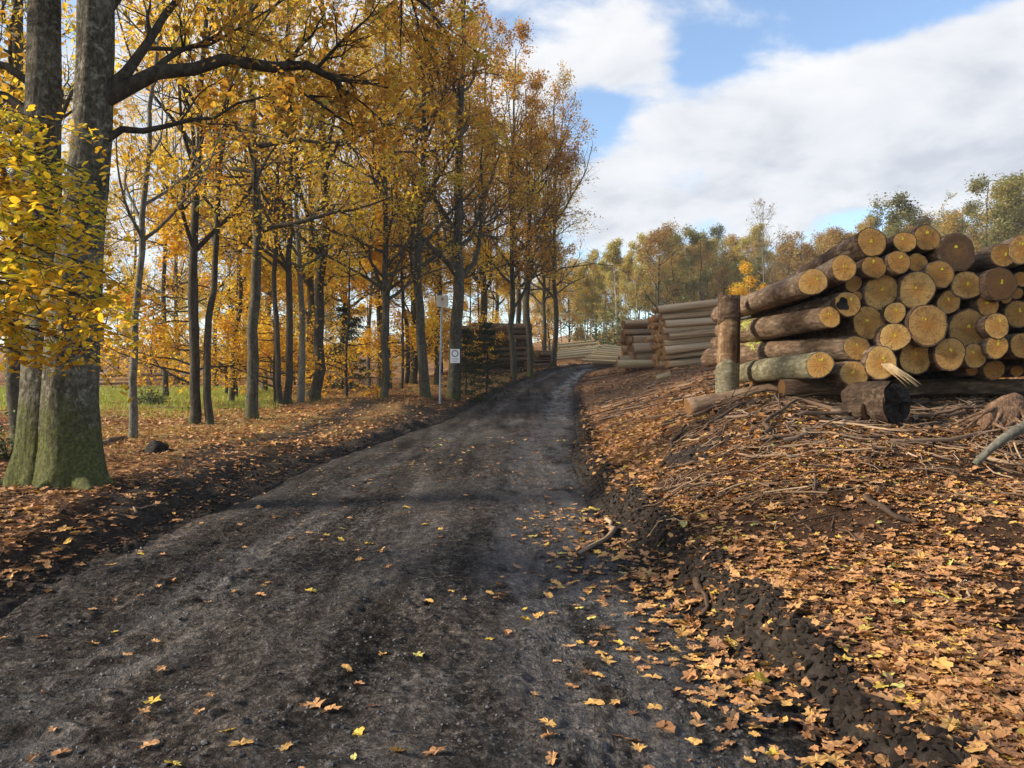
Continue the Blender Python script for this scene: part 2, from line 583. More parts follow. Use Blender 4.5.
def log_bark(name, stops, sc=(5, 16, 16), bstr=.9, flakes=.8):
    m, k, out = new_mat(name)
    tcn = k.n('ShaderNodeTexCoord')
    oi = k.n('ShaderNodeObjectInfo')
    ofs = k.vmath('MULTIPLY', k.n('ShaderNodeCombineXYZ', i_0=oi.outputs['Random'], i_1=oi.outputs['Random'], i_2=oi.outputs['Random']).outputs[0], (37, 53, 11)).outputs[0]
    base = k.vmath('ADD', tcn.outputs['Object'], ofs).outputs[0]
    n = k.noise(k.mapping(base, sc), 1.0, 6, .68, .5)
    g = k.noise(base, 1.7, 4, .6)
    f = k.math('MULTIPLY_ADD', n.outputs['Fac'], .6, k.math('MULTIPLY', g.outputs['Fac'], .4))
    f2 = k.math('ADD', f, k.math('MULTIPLY', k.math('SUBTRACT', oi.outputs['Random'], .5), .2))
    c = k.ramp(f2, stops)
    vo = k.n('ShaderNodeTexVoronoi', i_Scale=1.0)
    k.set(vo.inputs['Vector'], k.mapping(k.vmath('ADD', base, k.vmath('MULTIPLY', n.outputs['Color'], (.2, .1, .1)).outputs[0]).outputs[0], (4, 22, 22)))
    fl = k.n('ShaderNodeSeparateColor')
    k.set(fl.inputs[0], vo.outputs['Color'])
    flake = k.math('MULTIPLY', k.math('GREATER_THAN', fl.outputs[0], .7), k.maprange(g.outputs['Fac'], .45, .62))
    c = k.mix(k.math('MULTIPLY', flake, flakes), c, stops[-1][1] + (1,))
    edge = k.maprange(vo.outputs['Distance'], .25, .7, 0, .6)
    c = k.mix(k.math('MULTIPLY', edge, flakes), c, stops[0][1] + (1,))
    hh = k.math('MULTIPLY_ADD', vo.outputs['Distance'], -.5 * flakes, f)
    principled(k, out, c, .85, hh, bstr, .03, .2)
    return m


LOGB = {
    'brown': log_bark('spruce_log_bark', [(.33, (.045, .027, .016)), (.48, (.15, .092, .054)), (.58, (.26, .175, .11)), (.7, (.36, .27, .185))]),
    'pale': log_bark('stripped_log_wood', [(.33, (.18, .10, .05)), (.46, (.46, .31, .17)), (.6, (.62, .46, .285)), (.72, (.72, .56, .38))], sc=(2.2, 14, 14), bstr=.5, flakes=.35),
    'green': log_bark('algae_log_bark', [(.33, (.06, .05, .025)), (.48, (.17, .15, .085)), (.6, (.27, .24, .15)), (.72, (.36, .33, .22))]),
    'yellow': log_bark('peeled_pole_wood', [(.35, (.36, .24, .11)), (.5, (.55, .42, .22)), (.68, (.66, .54, .33))], sc=(2, 10, 10), bstr=.3, flakes=.1),
    'darkbark': log_bark('dark_butt_bark', [(.33, (.025, .016, .010)), (.48, (.08, .05, .03)), (.6, (.16, .105, .065)), (.72, (.24, .18, .12))], sc=(9, 16, 16)),
    'weathered': log_bark('weathered_log_wood', [(.33, (.09, .055, .032)), (.47, (.24, .155, .095)), (.6, (.36, .25, .16)), (.72, (.45, .34, .24))], sc=(2.5, 15, 15), bstr=.7, flakes=.4),
    'peeled': log_bark('peeled_post_wood', [(.33, (.06, .034, .018)), (.46, (.20, .12, .06)), (.6, (.33, .21, .11)), (.72, (.44, .30, .17))], sc=(14, 14, 2.5), bstr=.5),
    'char': log_bark('charred_wood', [(.33, (.006, .005, .004)), (.5, (.02, .016, .012)), (.66, (.06, .045, .03))], sc=(10, 10, 10)),
}


def cut_mat(name, c_in, c_out, dirt=.35):
    m, k, out = new_mat(name)
    tcn = k.n('ShaderNodeTexCoord')
    oi = k.n('ShaderNodeObjectInfo')
    s = k.n('ShaderNodeSeparateXYZ')
    k.set(s.inputs[0], tcn.outputs['Object'])
    yz = k.n('ShaderNodeCombineXYZ', i_0=oi.outputs['Random'], i_1=s.outputs[1], i_2=s.outputs[2])
    wob = k.noise(k.vmath('MULTIPLY', yz.outputs[0], (40, 1, 1)).outputs[0], 7, 3, .5)
    rr = k.math('SQRT', k.math('ADD', k.math('MULTIPLY', s.outputs[1], s.outputs[1]), k.math('MULTIPLY', s.outputs[2], s.outputs[2])))
    rw = k.math('ADD', rr, k.math('MULTIPLY', wob.outputs['Fac'], .02))
    ring = k.math('SINE', k.math('MULTIPLY', rw, 520))
    ring = k.math('MULTIPLY_ADD', ring, .5, .5)
    band = k.noise(k.n('ShaderNodeCombineXYZ', i_0=rw, i_1=oi.outputs['Random'], i_2=0.0).outputs[0], 28, 3, .6)
    big = k.noise(k.vmath('MULTIPLY', yz.outputs[0], (60, 1, 1)).outputs[0], 5, 5, .65)
    f = k.maprange(rw, .03, .17)
    c = k.mix(f, c_in, c_out)
    c = k.mix(k.math('MULTIPLY', ring, .18), c, (.22, .10, .03, 1))
    c = k.mix(k.maprange(band.outputs['Fac'], .5, .75, 0, .4), c, (.3, .15, .04, 1))
    c = k.mix(k.maprange(big.outputs['Fac'], .5, .74, 0, dirt), c, (.10, .055, .025, 1))
    c = k.mix(k.math('MULTIPLY', oi.outputs['Random'], .42), c, (.34, .17, .05, 1))
    rim = k.noise(k.vmath('MULTIPLY', yz.outputs[0], (80, 1, 1)).outputs[0], 9, 5, .7)
    c = k.mix(k.math('MULTIPLY', k.maprange(rim.outputs['Fac'], .52, .66), .5), c, (.16, .085, .035, 1))
    c = k.mix(1.0, c, k.ramp(k.math('FRACT', k.math('MULTIPLY', oi.outputs['Random'], 7.3)), [(0, (.72, .68, .62)), (1, (1.08, 1.06, 1.0))]), 'MULTIPLY')
    ang_ = k.math('ARCTAN2', s.outputs[2], s.outputs[1])
    cn = k.noise(k.n('ShaderNodeCombineXYZ', i_0=k.math('MULTIPLY', ang_, 1.6), i_1=k.math('MULTIPLY', oi.outputs['Random'], 50.0), i_2=k.math('MULTIPLY', rr, 2.5)).outputs[0], 2.2, 2, .6)
    crack = k.maprange(k.math('ABSOLUTE', k.math('SUBTRACT', cn.outputs['Fac'], .5)), .004, .016, 1, 0)
    crack = k.math('MULTIPLY', crack, k.maprange(rr, .015, .06))
    c = k.mix(k.math('MULTIPLY', crack, .75), c, (.07, .035, .015, 1))
    saw = k.noise(k.mapping(tcn.outputs['Object'], (1, 8, 75)), 1, 3, .6)
    c = k.mix(k.maprange(saw.outputs['Fac'], .5, .68, 0, .4), c, k.mix(1.0, c, (.62, .55, .5, 1), 'MULTIPLY'))
    fine = k.noise(k.mapping(tcn.outputs['Object'], (1, 60, 12)), 1, 3, .6)
    principled(k, out, c, .75, k.math('MULTIPLY_ADD', ring, .3, fine.outputs['Fac']), .25, .004, .25)
    return m


CUT = cut_mat('sawn_wood', (.74, .34, .065, 1), (.90, .56, .19, 1), .4)
CUTDARK = cut_mat('dirty_sawn_wood', (.20, .10, .035, 1), (.10, .06, .035, 1), .9)
CUTBROWN = cut_mat('brown_sawn_wood', (.62, .28, .06, 1), (.74, .43, .13, 1), .55)
CUTFAR = cut_mat('weathered_log_ends', (.26, .14, .065, 1), (.34, .2, .1, 1), .7)


def plain(name, c, rough=.7, ns=20, var=.3, bstr=.2, metal=0):
    m, k, out = new_mat(name)
    tcn = k.n('ShaderNodeTexCoord')
    n = k.noise(tcn.outputs['Object'], ns, 5, .6)
    lo = tuple(q * (1 - var) for q in c)
    hi = tuple(min(1, q * (1 + var)) for q in c)
    cc = k.ramp(n.outputs['Fac'], [(.3, lo), (.7, hi)])
    p = principled(k, out, cc, rough, n.outputs['Fac'], bstr, .01)
    p.inputs['Metallic'].default_value = metal
    return m


PAINT = plain('yellow_marking_paint', (.78, .62, .03), .5, 60, .25)
PAINTG = plain('green_yellow_marking_paint', (.34, .35, .07), .6, 40, .45)
METAL = plain('galvanised_steel', (.30, .33, .36), .6, 12, .3, .05, .1)
BOARD = plain('sign_board_beige', (.52, .46, .36), .6, 6, .12, .05)
WHITE = plain('white_sign_plate', (.76, .76, .78), .5, 6, .05, .02)
DARKINK = plain('dark_print', (.06, .05, .07), .6, 6, .1, 0)
REDINK = plain('red_brown_print', (.22, .07, .05), .6, 6, .1, 0)
GREYINK = plain('grey_print', (.34, .34, .37), .6, 6, .1, 0)
STICKM = leaf_mat('stick_bark', [(0, (.045, .028, .018)), (.35, (.12, .075, .045)), (.7, (.24, .16, .1)), (1, (.40, .29, .18))], trans=0.0, rough=.85)
SPLINT = plain('splintered_wood', (.58, .42, .22), .7, 30, .25)
SOIL = plain('dark_soil_clods', (.024, .016, .011), 1.0, 14, .6, .8)
CRUMB = plain('brown_earth_crumbs', (.055, .032, .019), 1.0, 12, .5, .6)
ROOTM = bark_mat('torn_root_wood', [(.3, (.05, .028, .017)), (.5, (.17, .10, .06)), (.7, (.30, .19, .12))], sc=(34, 34, 16), bstr=1.0, bd=.06)
STONE = plain('road_stones', (.075, .072, .07), .6, 9, .5, .3)


def ground_material():
    m, k, out = new_mat('forest_ground')
    tcn = k.n('ShaderNodeTexCoord')
    P = tcn.outputs['Object']
    vor = k.n('ShaderNodeTexVoronoi', i_Scale=13.0, i_Randomness=1.0)
    wob = k.noise(P, 9, 3, .6)
    k.set(vor.inputs['Vector'], k.vmath('ADD', P, k.vmath('MULTIPLY', wob.outputs['Color'], (.12, .12, .12)).outputs[0]).outputs[0])
    sepc = k.n('ShaderNodeSeparateColor')
    k.set(sepc.inputs[0], vor.outputs['Color'])
    leafc = k.ramp(sepc.outputs[0], [(0, (.07, .032, .015)), (.3, (.18, .08, .032)), (.6, (.30, .14, .05)), (.85, (.40, .21, .075)), (1, (.44, .28, .07))])
    n1 = k.noise(P, 1.1, 5, .6)
    n2 = k.noise(P, 22, 5, .7)
    soil = k.ramp(n2.outputs['Fac'], [(.3, (.016, .010, .007)), (.5, (.045, .026, .016)), (.72, (.10, .06, .035))])
    bare = k.maprange(n1.outputs['Fac'], .46, .6, 0, .85, smooth=True)
    bare = k.math('MAXIMUM', bare, k.math('MULTIPLY', k.n('ShaderNodeAttribute', attribute_name='crumb').outputs['Fac'], .93))
    n7 = k.noise(P, 70, 4, .7)
    c = k.mix(bare, leafc, soil)
    mud = k.n('ShaderNodeAttribute', attribute_name='mud').outputs['Fac']
    dry = k.n('ShaderNodeAttribute', attribute_name='dry').outputs['Fac']
    gr = k.n('ShaderNodeAttribute', attribute_name='green').outputs['Fac']
    chip = k.n('ShaderNodeAttribute', attribute_name='chips').outputs['Fac']
    chipc = k.ramp(k.noise(P, 5.5, 6, .75).outputs['Fac'], [(.3, (.09, .045, .025)), (.5, (.25, .14, .075)), (.7, (.40, .26, .15))])
    c = k.mix(k.math('MULTIPLY', chip, .8), c, chipc)
    dryc = k.ramp(k.noise(P, 14, 6, .75).outputs['Fac'], [(.3, (.13, .085, .035)), (.5, (.29, .205, .08)), (.7, (.42, .31, .12))])
    c = k.mix(k.math('MULTIPLY', dry, k.maprange(n1.outputs['Fac'], .35, .6)), c, dryc)
    grc = k.ramp(k.noise(P, 2.5, 6, .75).outputs['Fac'], [(.3, (.13, .18, .03)), (.5, (.22, .30, .045)), (.72, (.36, .38, .08))])
    c = k.mix(gr, c, grc)
    mudc = k.ramp(k.noise(P, 11, 6, .7).outputs['Fac'], [(.3, (.014, .012, .010)), (.5, (.034, .028, .023)), (.72, (.07, .058, .047))])
    c = k.mix(mud, c, mudc)
    h = k.math('MULTIPLY_ADD', vor.outputs['Distance'], -.5, k.math('MULTIPLY_ADD', n7.outputs['Fac'], .5, k.math('MULTIPLY', n2.outputs['Fac'], 1.1)))
    principled(k, out, c, .95, h, .8, .03, .08)
    return m


def road_material():
    m, k, out = new_mat('road_gravel')
    tcn = k.n('ShaderNodeTexCoord')
    P = tcn.outputs['Object']
    n1 = k.noise(k.mapping(P, (1.3, .35, 1)), 1.0, 5, .6)
    n2 = k.noise(P, 26, 6, .72)
    n3 = k.noise(P, 90, 4, .7)
    vor = k.n('ShaderNodeTexVoronoi', i_Scale=55.0)
    k.set(vor.inputs['Vector'], P)
    sc = k.n('ShaderNodeSeparateColor')
    k.set(sc.inputs[0], vor.outputs['Color'])
    f = k.math('MULTIPLY_ADD', n2.outputs['Fac'], .55, k.math('MULTIPLY', n3.outputs['Fac'], .3))
    n4 = k.noise(P, 7, 6, .7, .4)
    n5 = k.noise(P, .8, 3, .5)
    f = k.math('ADD', f, k.math('MULTIPLY', n1.outputs['Fac'], .22))
    f = k.math('ADD', f, k.math('MULTIPLY', k.math('SUBTRACT', n4.outputs['Fac'], .5), .62))
    f = k.math('ADD', f, k.math('MULTIPLY', k.math('SUBTRACT', n2.outputs['Fac'], .5), .45))
    c = k.ramp(f, [(.38, (.011, .010, .009)), (.5, (.034, .030, .0265)), (.62, (.078, .071, .064)), (.76, (.16, .15, .14))])
    c = k.mix(k.maprange(n5.outputs['Fac'], .42, .62, 0, .45), c, k.mix(1.0, c, (1.25, 1.02, .82, 1), 'MULTIPLY'))
    st = k.math('MULTIPLY', k.math('GREATER_THAN', sc.outputs[0], .86), k.math('LESS_THAN', vor.outputs['Distance'], .42))
    c = k.mix(k.math('MULTIPLY', st, .55), c, (.14, .135, .13, 1))
    st1 = k.noise(k.mapping(P, (3.2, .22, 1)), 1.0, 6, .65, .3)
    st2 = k.noise(k.mapping(P, (1.6, .8, 1)), 1.3, 6, .7)
    c = k.mix(k.maprange(st1.outputs['Fac'], .5, .60, 0, .6), c, k.mix(1.0, c, (2.1, 2.05, 2.0, 1), 'MULTIPLY'))
    c = k.mix(k.maprange(st1.outputs['Fac'], .48, .38, 0, .75), c, k.mix(1.0, c, (.42, .40, .38, 1), 'MULTIPLY'))
    c = k.mix(k.maprange(st2.outputs['Fac'], .5, .38, 0, .7), c, k.mix(1.0, c, (.45, .43, .40, 1), 'MULTIPLY'))
    cl_ = k.noise(P, 15, 5, .62, .5)
    c = k.mix(k.maprange(cl_.outputs['Fac'], .48, .40, 0, .8), c, k.mix(1.0, c, (.34, .32, .30, 1), 'MULTIPLY'))
    c = k.mix(k.maprange(cl_.outputs['Fac'], .54, .64, 0, .8), c, k.mix(1.0, c, (1.9, 1.85, 1.8, 1), 'MULTIPLY'))
    wet = k.n('ShaderNodeAttribute', attribute_name='wet').outputs['Fac']
    wn = k.noise(k.mapping(P, (2.2, 1.0, 1)), 1.6, 5, .65)
    wetf = k.math('MULTIPLY', wet, k.maprange(wn.outputs['Fac'], .38, .56, .2, 1, smooth=True))
    sand = k.n('ShaderNodeAttribute', attribute_name='dry').outputs['Fac']
    c = k.mix(k.math('MULTIPLY', sand, k.maprange(n1.outputs['Fac'], .4, .65, 0, .55)), c, (.15, .135, .12, 1))
    rough = k.maprange(wetf, 0, 1, .75, .2)
    rough = k.math('ADD', rough, k.math('MULTIPLY', k.math('SUBTRACT', n3.outputs['Fac'], .5), .25))
    h = k.math('MULTIPLY_ADD', n3.outputs['Fac'], .5, n2.outputs['Fac'])
    h = k.math('MULTIPLY_ADD', n4.outputs['Fac'], 1.2, h)
    h = k.math('MULTIPLY_ADD', cl_.outputs['Fac'], 1.3, h)
    h = k.math('MULTIPLY_ADD', vor.outputs['Distance'], -.25, h)
    h = k.math('MULTIPLY', h, k.maprange(wetf, .2, .9, 1, .5))
    principled(k, out, c, rough, h, .9, .05, k.maprange(wetf, .15, .8, .06, .65))
    return m


GROUND = ground_material()
ROAD = road_material()


# ------------------------------------------------------------------ ground sheet and road
def axis(parts):
    out = []
    for a, b, st in parts:
        n = max(1, int(round((b - a) / st)))
        out.append(np.linspace(a, b, n, endpoint=False))
    return np.unique(np.round(np.concatenate(out + [[parts[-1][1]]]), 4))


def grid_faces(ny, nx):
    i = np.arange(ny * nx).reshape(ny, nx)
    return np.stack([i[:-1, :-1], i[:-1, 1:], i[1:, 1:], i[1:, :-1]], -1).reshape(-1, 4)


gx = axis([(-600, -120, 40), (-120, -40, 4), (-40, -14, .7), (-14, -6.5, .16), (-6.5, 7, .05), (7, 14, .2), (14, 40, .8), (40, 120, 4), (120, 600, 40)])
gy = axis([(-120, -20, 10), (-20, 1, 1), (1, 2, .2), (2, 10, .05), (10, 20, .12), (20, 50, .3), (50, 140, 1.5), (140, 900, 30)])
X, Y = np.meshgrid(gx, gy)
Z = terrain(X, Y)
SL = road_l(Y) - X
SR = X - road_r(Y)
bern = .12 * fbm(X * 2.5, Y * 2.5, 3)
QL = SL / track_l(Y) + .22 * fbm(X * 1.7, Y * 1.2, 3)
mud = sstep(1.12, .82, QL) * (SL > 0) * np.clip((32 - Y) / 6, 0, 1) * (1 - .75 * np.exp(-((QL - .5) / .16) ** 2) * sstep(11, 17, Y))
mud = np.maximum(mud, sstep(.45, .12, SL + bern * 2.5) * (SL > -1))
mud = np.maximum(mud, sstep(.46, .30, SR + bern * 1.6) * (SR > -1) * np.clip((40 - Y) / 10, .4, 1))
mud = np.where((SL <= 0) & (SR <= 0), 1, mud)
mud = np.clip(mud, 0, 1)
dry = ((SL > .4) * sstep(9, 15, Y) * sstep(60, 35, Y)) * sstep(-.1, .25, fbm(X * .35, Y * .25, 3) + .12) * .9
green = (SL > 2) * sstep(22, 26, Y + .2 * X + 4) * sstep(52, 44, Y) * sstep(-8.5, -11.5, X + (Y - 28) * .22) * (.75 + .7 * fbm(X * .3, Y * .3, 3))
chips = (SR > .3) * sstep(17, 24, Y)
gme = make_mesh('ground', np.stack([X, Y, Z], -1).reshape(-1, 3), grid_faces(len(gy), len(gx)), None, GROUND, True,
                None, {'mud': mud.ravel(), 'dry': np.clip(dry, 0, 1).ravel(), 'green': np.clip(green, 0, 1).ravel(), 'chips': chips.ravel(), 'crumb': sstep(13, 8, Y).ravel()})
tag(link('ground', gme), 'forest floor and leaf strewn bank either side of the road', kind='structure')

ry = axis([(-20, 1, .6), (1, 2, .1), (2, 6, .018), (6, 8, .03), (8, 16, .07), (16, 49, .2)])
ru = np.linspace(-1.05, 1.05, 250)
U, RY = np.meshgrid(ru, ry)
RX = (road_l(RY) + road_r(RY)) / 2 + U * (road_r(RY) - road_l(RY)) / 2
RZ = road_surface(RX, RY) - .30 * np.clip(np.abs(U) + .075 * fbm(RX * 1.6, RY * 1.3, 3) + .03 * fbm(RX * 9, RY * 9, 2) - .955, 0, 1)
wet = 1.1 * np.exp(-((U - .68 - .10 * vnoise(RY * .3, RY * 0)) / .24) ** 2) * (.7 + .3 * sstep(3, 8, RY)) + .5 * np.exp(-((U + .45) / .16) ** 2)
rdry = np.exp(-((U - .1) / .25) ** 2) * .8 + np.exp(-((U + .85) / .12) ** 2) * .5
rme = make_mesh('gravel_road', np.stack([RX, RY, RZ], -1).reshape(-1, 3), grid_faces(len(ry), len(ru)), None, ROAD, True, None,
                {'wet': np.clip(wet, 0, 1).ravel(), 'dry': np.clip(rdry, 0, 1).ravel()})
tag(link('gravel_road', rme), 'dark wet gravel forest road winding uphill', kind='structure')


# ------------------------------------------------------------------ tree generator
def grow(P, Rr, n, tlo, thi, length, ang, upb, npts, r_ratio, wig, droop=0.0, rg=None):
    """children of every branch of P; length is a function of (parent length, t)"""
    rg = rg or rng
    B, N, _ = P.shape
    t = rg.uniform(tlo, thi, (B, n))
    t = np.sort(t, 1)
    k = t * (N - 1)
    i = np.clip(np.floor(k).astype(int), 0, N - 2)
    f = (k - i)[..., None]
    b = np.arange(B)[:, None]
    S = P[b, i] * (1 - f) + P[b, i + 1] * f
    rs = Rr[b, i] * (1 - f[..., 0]) + Rr[b, i + 1] * f[..., 0]
    T = norm(P[b, i + 1] - P[b, i])
    rnd = norm(rg.normal(size=(B, n, 3)))
    side = norm(np.cross(T, rnd))
    a = np.radians(ang) * rg.uniform(.75, 1.25, (B, n, 1))
    D = norm(T * np.cos(a) + side * np.sin(a))
    plen = np.linalg.norm(np.diff(P, axis=1), axis=2).sum(1)[:, None]
    L = length(plen, t) * rg.uniform(.7, 1.2, (B, n))
    step = (L / (npts - 1))[..., None]
    pts = [S]
    d = D
    for q in range(npts - 1):
        d = norm(d + rg.normal(size=d.shape) * wig + np.array([0, 0, upb - droop * q]))
        pts.append(pts[-1] + d * step)
    C = np.stack(pts, 2).reshape(B * n, npts, 3)
    r0 = np.minimum(rs * r_ratio, rs * .9).reshape(-1, 1)
    taper = np.linspace(1, .25, npts)[None]
    return C, r0 * taper


def leaf_quads(c, size, rg, flat=.35, aspect=.62):
    n = len(c)
    nrm = rg.normal(size=(n, 3))
    nrm[:, 2] = np.abs(nrm[:, 2]) + flat * 2
    nrm = norm(nrm)
    a = norm(np.cross(nrm, norm(rg.normal(size=(n, 3)))))
    b = np.cross(nrm, a)
    s = (size * rg.uniform(.45, 1.5, n))[:, None]
    v = np.stack([c - a * s * .5, c + b * s * .5 * aspect + nrm * s * .10, c + a * s * .5 - nrm * s * .06, c - b * s * .5 * aspect + nrm * s * .10], 1).reshape(-1, 3)
    q = np.arange(n * 4).reshape(n, 4)
    return v, q


def leaves_on(P, n, spread, rg):
    B, N, _ = P.shape
    b = rg.integers(0, B, n)
    k = rg.uniform(.15, 1, n) ** .8 * (N - 1)
    i = np.clip(k.astype(int), 0, N - 2)
    f = (k - i)[:, None]
    return P[b, i] * (1 - f) + P[b, i + 1] * f + rg.normal(size=(n, 3)) * spread


def make_tree(kind, seed, H, r0, hb, Rc, bark, leaf, n_leaf, leaf_size, limbs=15, subs=6, twigs=6, lean=.3, wig=.12, upb=.10,
              ang=58, fork=None, far=False, spread=.14, shape='round', limb_len=None):
    rg = np.random.default_rng(seed)
    n = 18
    t = np.linspace(0, 1, n) ** 1.25
    top = H * .93
    w = np.cumsum(rg.normal(size=(n, 2)) * H * .0032, 0)
    w -= w[0]
    ld = rg.uniform(0, 2 * np.pi)
    tr = np.stack([w[:, 0] + np.cos(ld) * lean * t ** 1.3 * H * .1, w[:, 1] + np.sin(ld) * lean * t ** 1.3 * H * .1, t * top - .25], -1)
    rad = r0 * (1 - .86 * t ** 1.05) * (1 + .32 * np.exp(-(t * top) / .3))
    bt = Buf()
    v, q = tubes(tr[None], rad[None], 8 if far else 12)
    bt.add(v, q)
    tl = hb / top

    def llen(pl, tt):
        x = (tt - tl) / (1 - tl)
        if shape == 'round':
            return Rc * (.55 + .75 * np.sin(np.pi * np.clip(.25 + .75 * x, 0, 1))) * (1 - .35 * x)
        if shape == 'tall':
            return Rc * (1.05 - .7 * x)
        return Rc * (1.0 - .9 * x)
    LP, LR = grow(tr[None], rad[None], limbs, tl, .99, llen, ang, upb, 8, .62, wig, rg=rg)
    SP, SR_ = grow(LP, LR, subs, .25, 1.0, lambda pl, tt: pl * (.55 - .22 * tt), 46, upb * .7, 6, .6, wig * 1.2, rg=rg)
    TP, TR_ = grow(SP, SR_, twigs, .15, 1.0, lambda pl, tt: pl * (.5 - .15 * tt) + .12, 42, .03, 4, .6, wig * 1.3, rg=rg)
    v, q = tubes(LP, np.maximum(LR, .012), 5 if far else 7)
    bt.add(v, q)
    bb = Buf()
    v, q = tubes(SP, np.maximum(SR_, .008), 3 if far else 5)
    bb.add(v, q)
    v, q = tubes(TP, np.maximum(TR_, .005), 3)
    bb.add(v, q)
    nm = kind
    trunk = bt.mesh(nm + '_trunk', bark)
    br = bb.mesh(nm + '_branches', bark)
    cen = leaves_on(TP, n_leaf, spread, rg)
    # thin the foliage in patches so that the sky shows through
    keep = (fbm(cen[:, 0] * .55 + seed, cen[:, 1] * .55 + cen[:, 2] * .8, 2) + rg.normal(size=len(cen)) * .12) > -.14
    cen = cen[keep]
    v, q = leaf_quads(cen, leaf_size, rg)
    patch = .5 + .7 * fbm(cen[:, 0] * .6 + 3 * seed, cen[:, 1] * .6 + cen[:, 2] * .7, 3)
    tint = np.clip(patch + rg.normal(size=len(cen)) * .16, 0, 1)
    bl = Buf()
    bl.add(v, q, tint=tint)
    crown = bl.mesh(nm + '_crown', leaf, smooth=False)
    return (trunk, br, crown)


def place_tree(name, proto, loc, label, group=None, rz=0.0, s=1.0, sz=None, cat='tree'):
    o = empty(name, loc, label, cat, group, rz)
    o.scale = (s, s, sz or s)
    link('trunk', proto[0], o)
    link('branches', proto[1], o)
    if len(proto) > 2 and proto[2] is not None:
        link('crown', proto[2], o)
    return o


PRO = {}
for i in range(3):
    PRO['oak%d' % i] = make_tree('oak', 100 + i, 17 + i, .20, 4.6, 4.5, BARK['grey'], LEAF['oak'], 18000, .125, limbs=17, subs=7, twigs=7, wig=.15, upb=.10, ang=50, lean=.05)
for i in range(4):
    PRO['beech%d' % i] = make_tree('beech', 200 + i, 18 + i, .18, 6.2, 4.4, BARK['dark'] if i % 2 else BARK['grey'], LEAF['beech'], 12500, .125, limbs=18, subs=6, twigs=7, wig=.14, upb=.07, ang=58, lean=.3)
for i in range(2):
    PRO['slim%d' % i] = make_tree('slim', 300 + i, 14 + i, .105, 5.5, 2.6, BARK['pale'] if i == 0 else BARK['dark'], LEAF['beech'], 4500, .12, limbs=12, subs=5, twigs=5, lean=.8)
for i in range(3):
    PRO['under%d' % i] = make_tree('under', 400 + i, 7.5 + i, .075, 1.3, 2.9, BARK['dark'], LEAF['amber'], 6800, .14, limbs=16, subs=5, twigs=6, upb=.0, ang=75, shape='tall')
for i in range(3):
    PRO['birch%d' % i] = make_tree('birch', 500 + i, 14 + i, .11, 5.0, 2.2, BARK['birch'], LEAF['birch'], 8200, .19, limbs=16, subs=5, twigs=4, far=True, upb=.10, ang=50, shape='tall', spread=.25)
for i in range(3):
    PRO['greenfar%d' % i] = make_tree('green', 600 + i, 14 + i, .16, 3.5, 4.0, BARK['dark'], LEAF['green'], 10000, .22, limbs=15, subs=6, twigs=4, far=True, spread=.3)
for i in range(3):
    PRO['rustfar%d' % i] = make_tree('rust', 700 + i, 13 + i, .15, 4.0, 3.4, BARK['dark'], LEAF['rust'], 7000, .20, limbs=15, subs=6, twigs=4, far=True, spread=.3)
PRO['bare0'] = make_tree('bare', 801, 17, .13, 6, 3.6, BARK['pale'], LEAF['rust'], 260, .25, limbs=18, subs=8, twigs=7, far=True)
PRO['bare1'] = make_tree('bare', 802, 12, .10, 3, 2.6, BARK['pale'], LEAF['birch'], 500, .22, limbs=16, subs=7, twigs=6, far=True)


PRO['maple'] = make_tree('maple', 1300, 8, .08, 1.2, 3.0, BARK['dark'], LEAF['yellow'], 6500, .2, limbs=16, subs=5, twigs=6, ang=65, shape='tall', spread=.25)
for i in range(3):
    PRO['thicket%d' % i] = make_tree('thicket', 1200 + i, 4.2, .05, .3, 2.4, BARK['dark'], LEAF[('green', 'rust', 'birch')[i]], 2600, .26, limbs=14, subs=5, twigs=4, far=True, ang=70, shape='tall', spread=.3)


def make_spruce(seed, H, Rb, n_tier, leafn, size, r0=.14, base=.4):
    rg = np.random.default_rng(seed)
    t = np.linspace(0, 1, 10)
    tr = np.stack([rg.normal(size=10) * .03, rg.normal(size=10) * .03, t * H - .2], -1)
    bt = Buf()
    rad = r0 * (1 - .93 * t)
    bt.add(*tubes(tr[None], rad[None], 8))
    P = []
    for k in range(n_tier):
        z = base + (H - base) * (k / n_tier) ** .9
        L = Rb * (1 - (z / H)) ** .8 + .12
        for j in range(7):
            a = rg.uniform(0, 2 * np.pi)
            l = L * rg.uniform(.7, 1.15)
            s = np.linspace(0, 1, 6)
            P.append(np.stack([np.cos(a) * s * l, np.sin(a) * s * l, z - .35 * l * s ** 1.3 + .18 * l * s ** 3], -1))
    P = np.array(P)
    bb = Buf()
    bb.add(*tubes(P, np.full((len(P), 6), .014) * np.linspace(1, .3, 6), 4))
    c = leaves_on(P, leafn, .05, rg)
    # sprays hang a little below and beside each branch
    c += rg.normal(size=c.shape) * np.array([.16, .16, .07]) * Rb / 2
    v, q = leaf_quads(c, size, rg, flat=.5, aspect=.32)
    bl = Buf()
    bl.add(v, q, tint=np.clip(rg.normal(.45, .25, len(c)), 0, 1))
    return bt.mesh('spruce_trunk', BARK['dark']), bb.mesh('spruce_branches', BARK['dark']), bl.mesh('spruce_crown', LEAF['needle'], False)


PRO['spruce0'] = make_spruce(901, 4.0, 1.5, 11, 2600, .17, .06, .3)
PRO['spruce1'] = make_spruce(902, 16, 3.0, 24, 8000, .42, .17, 2)

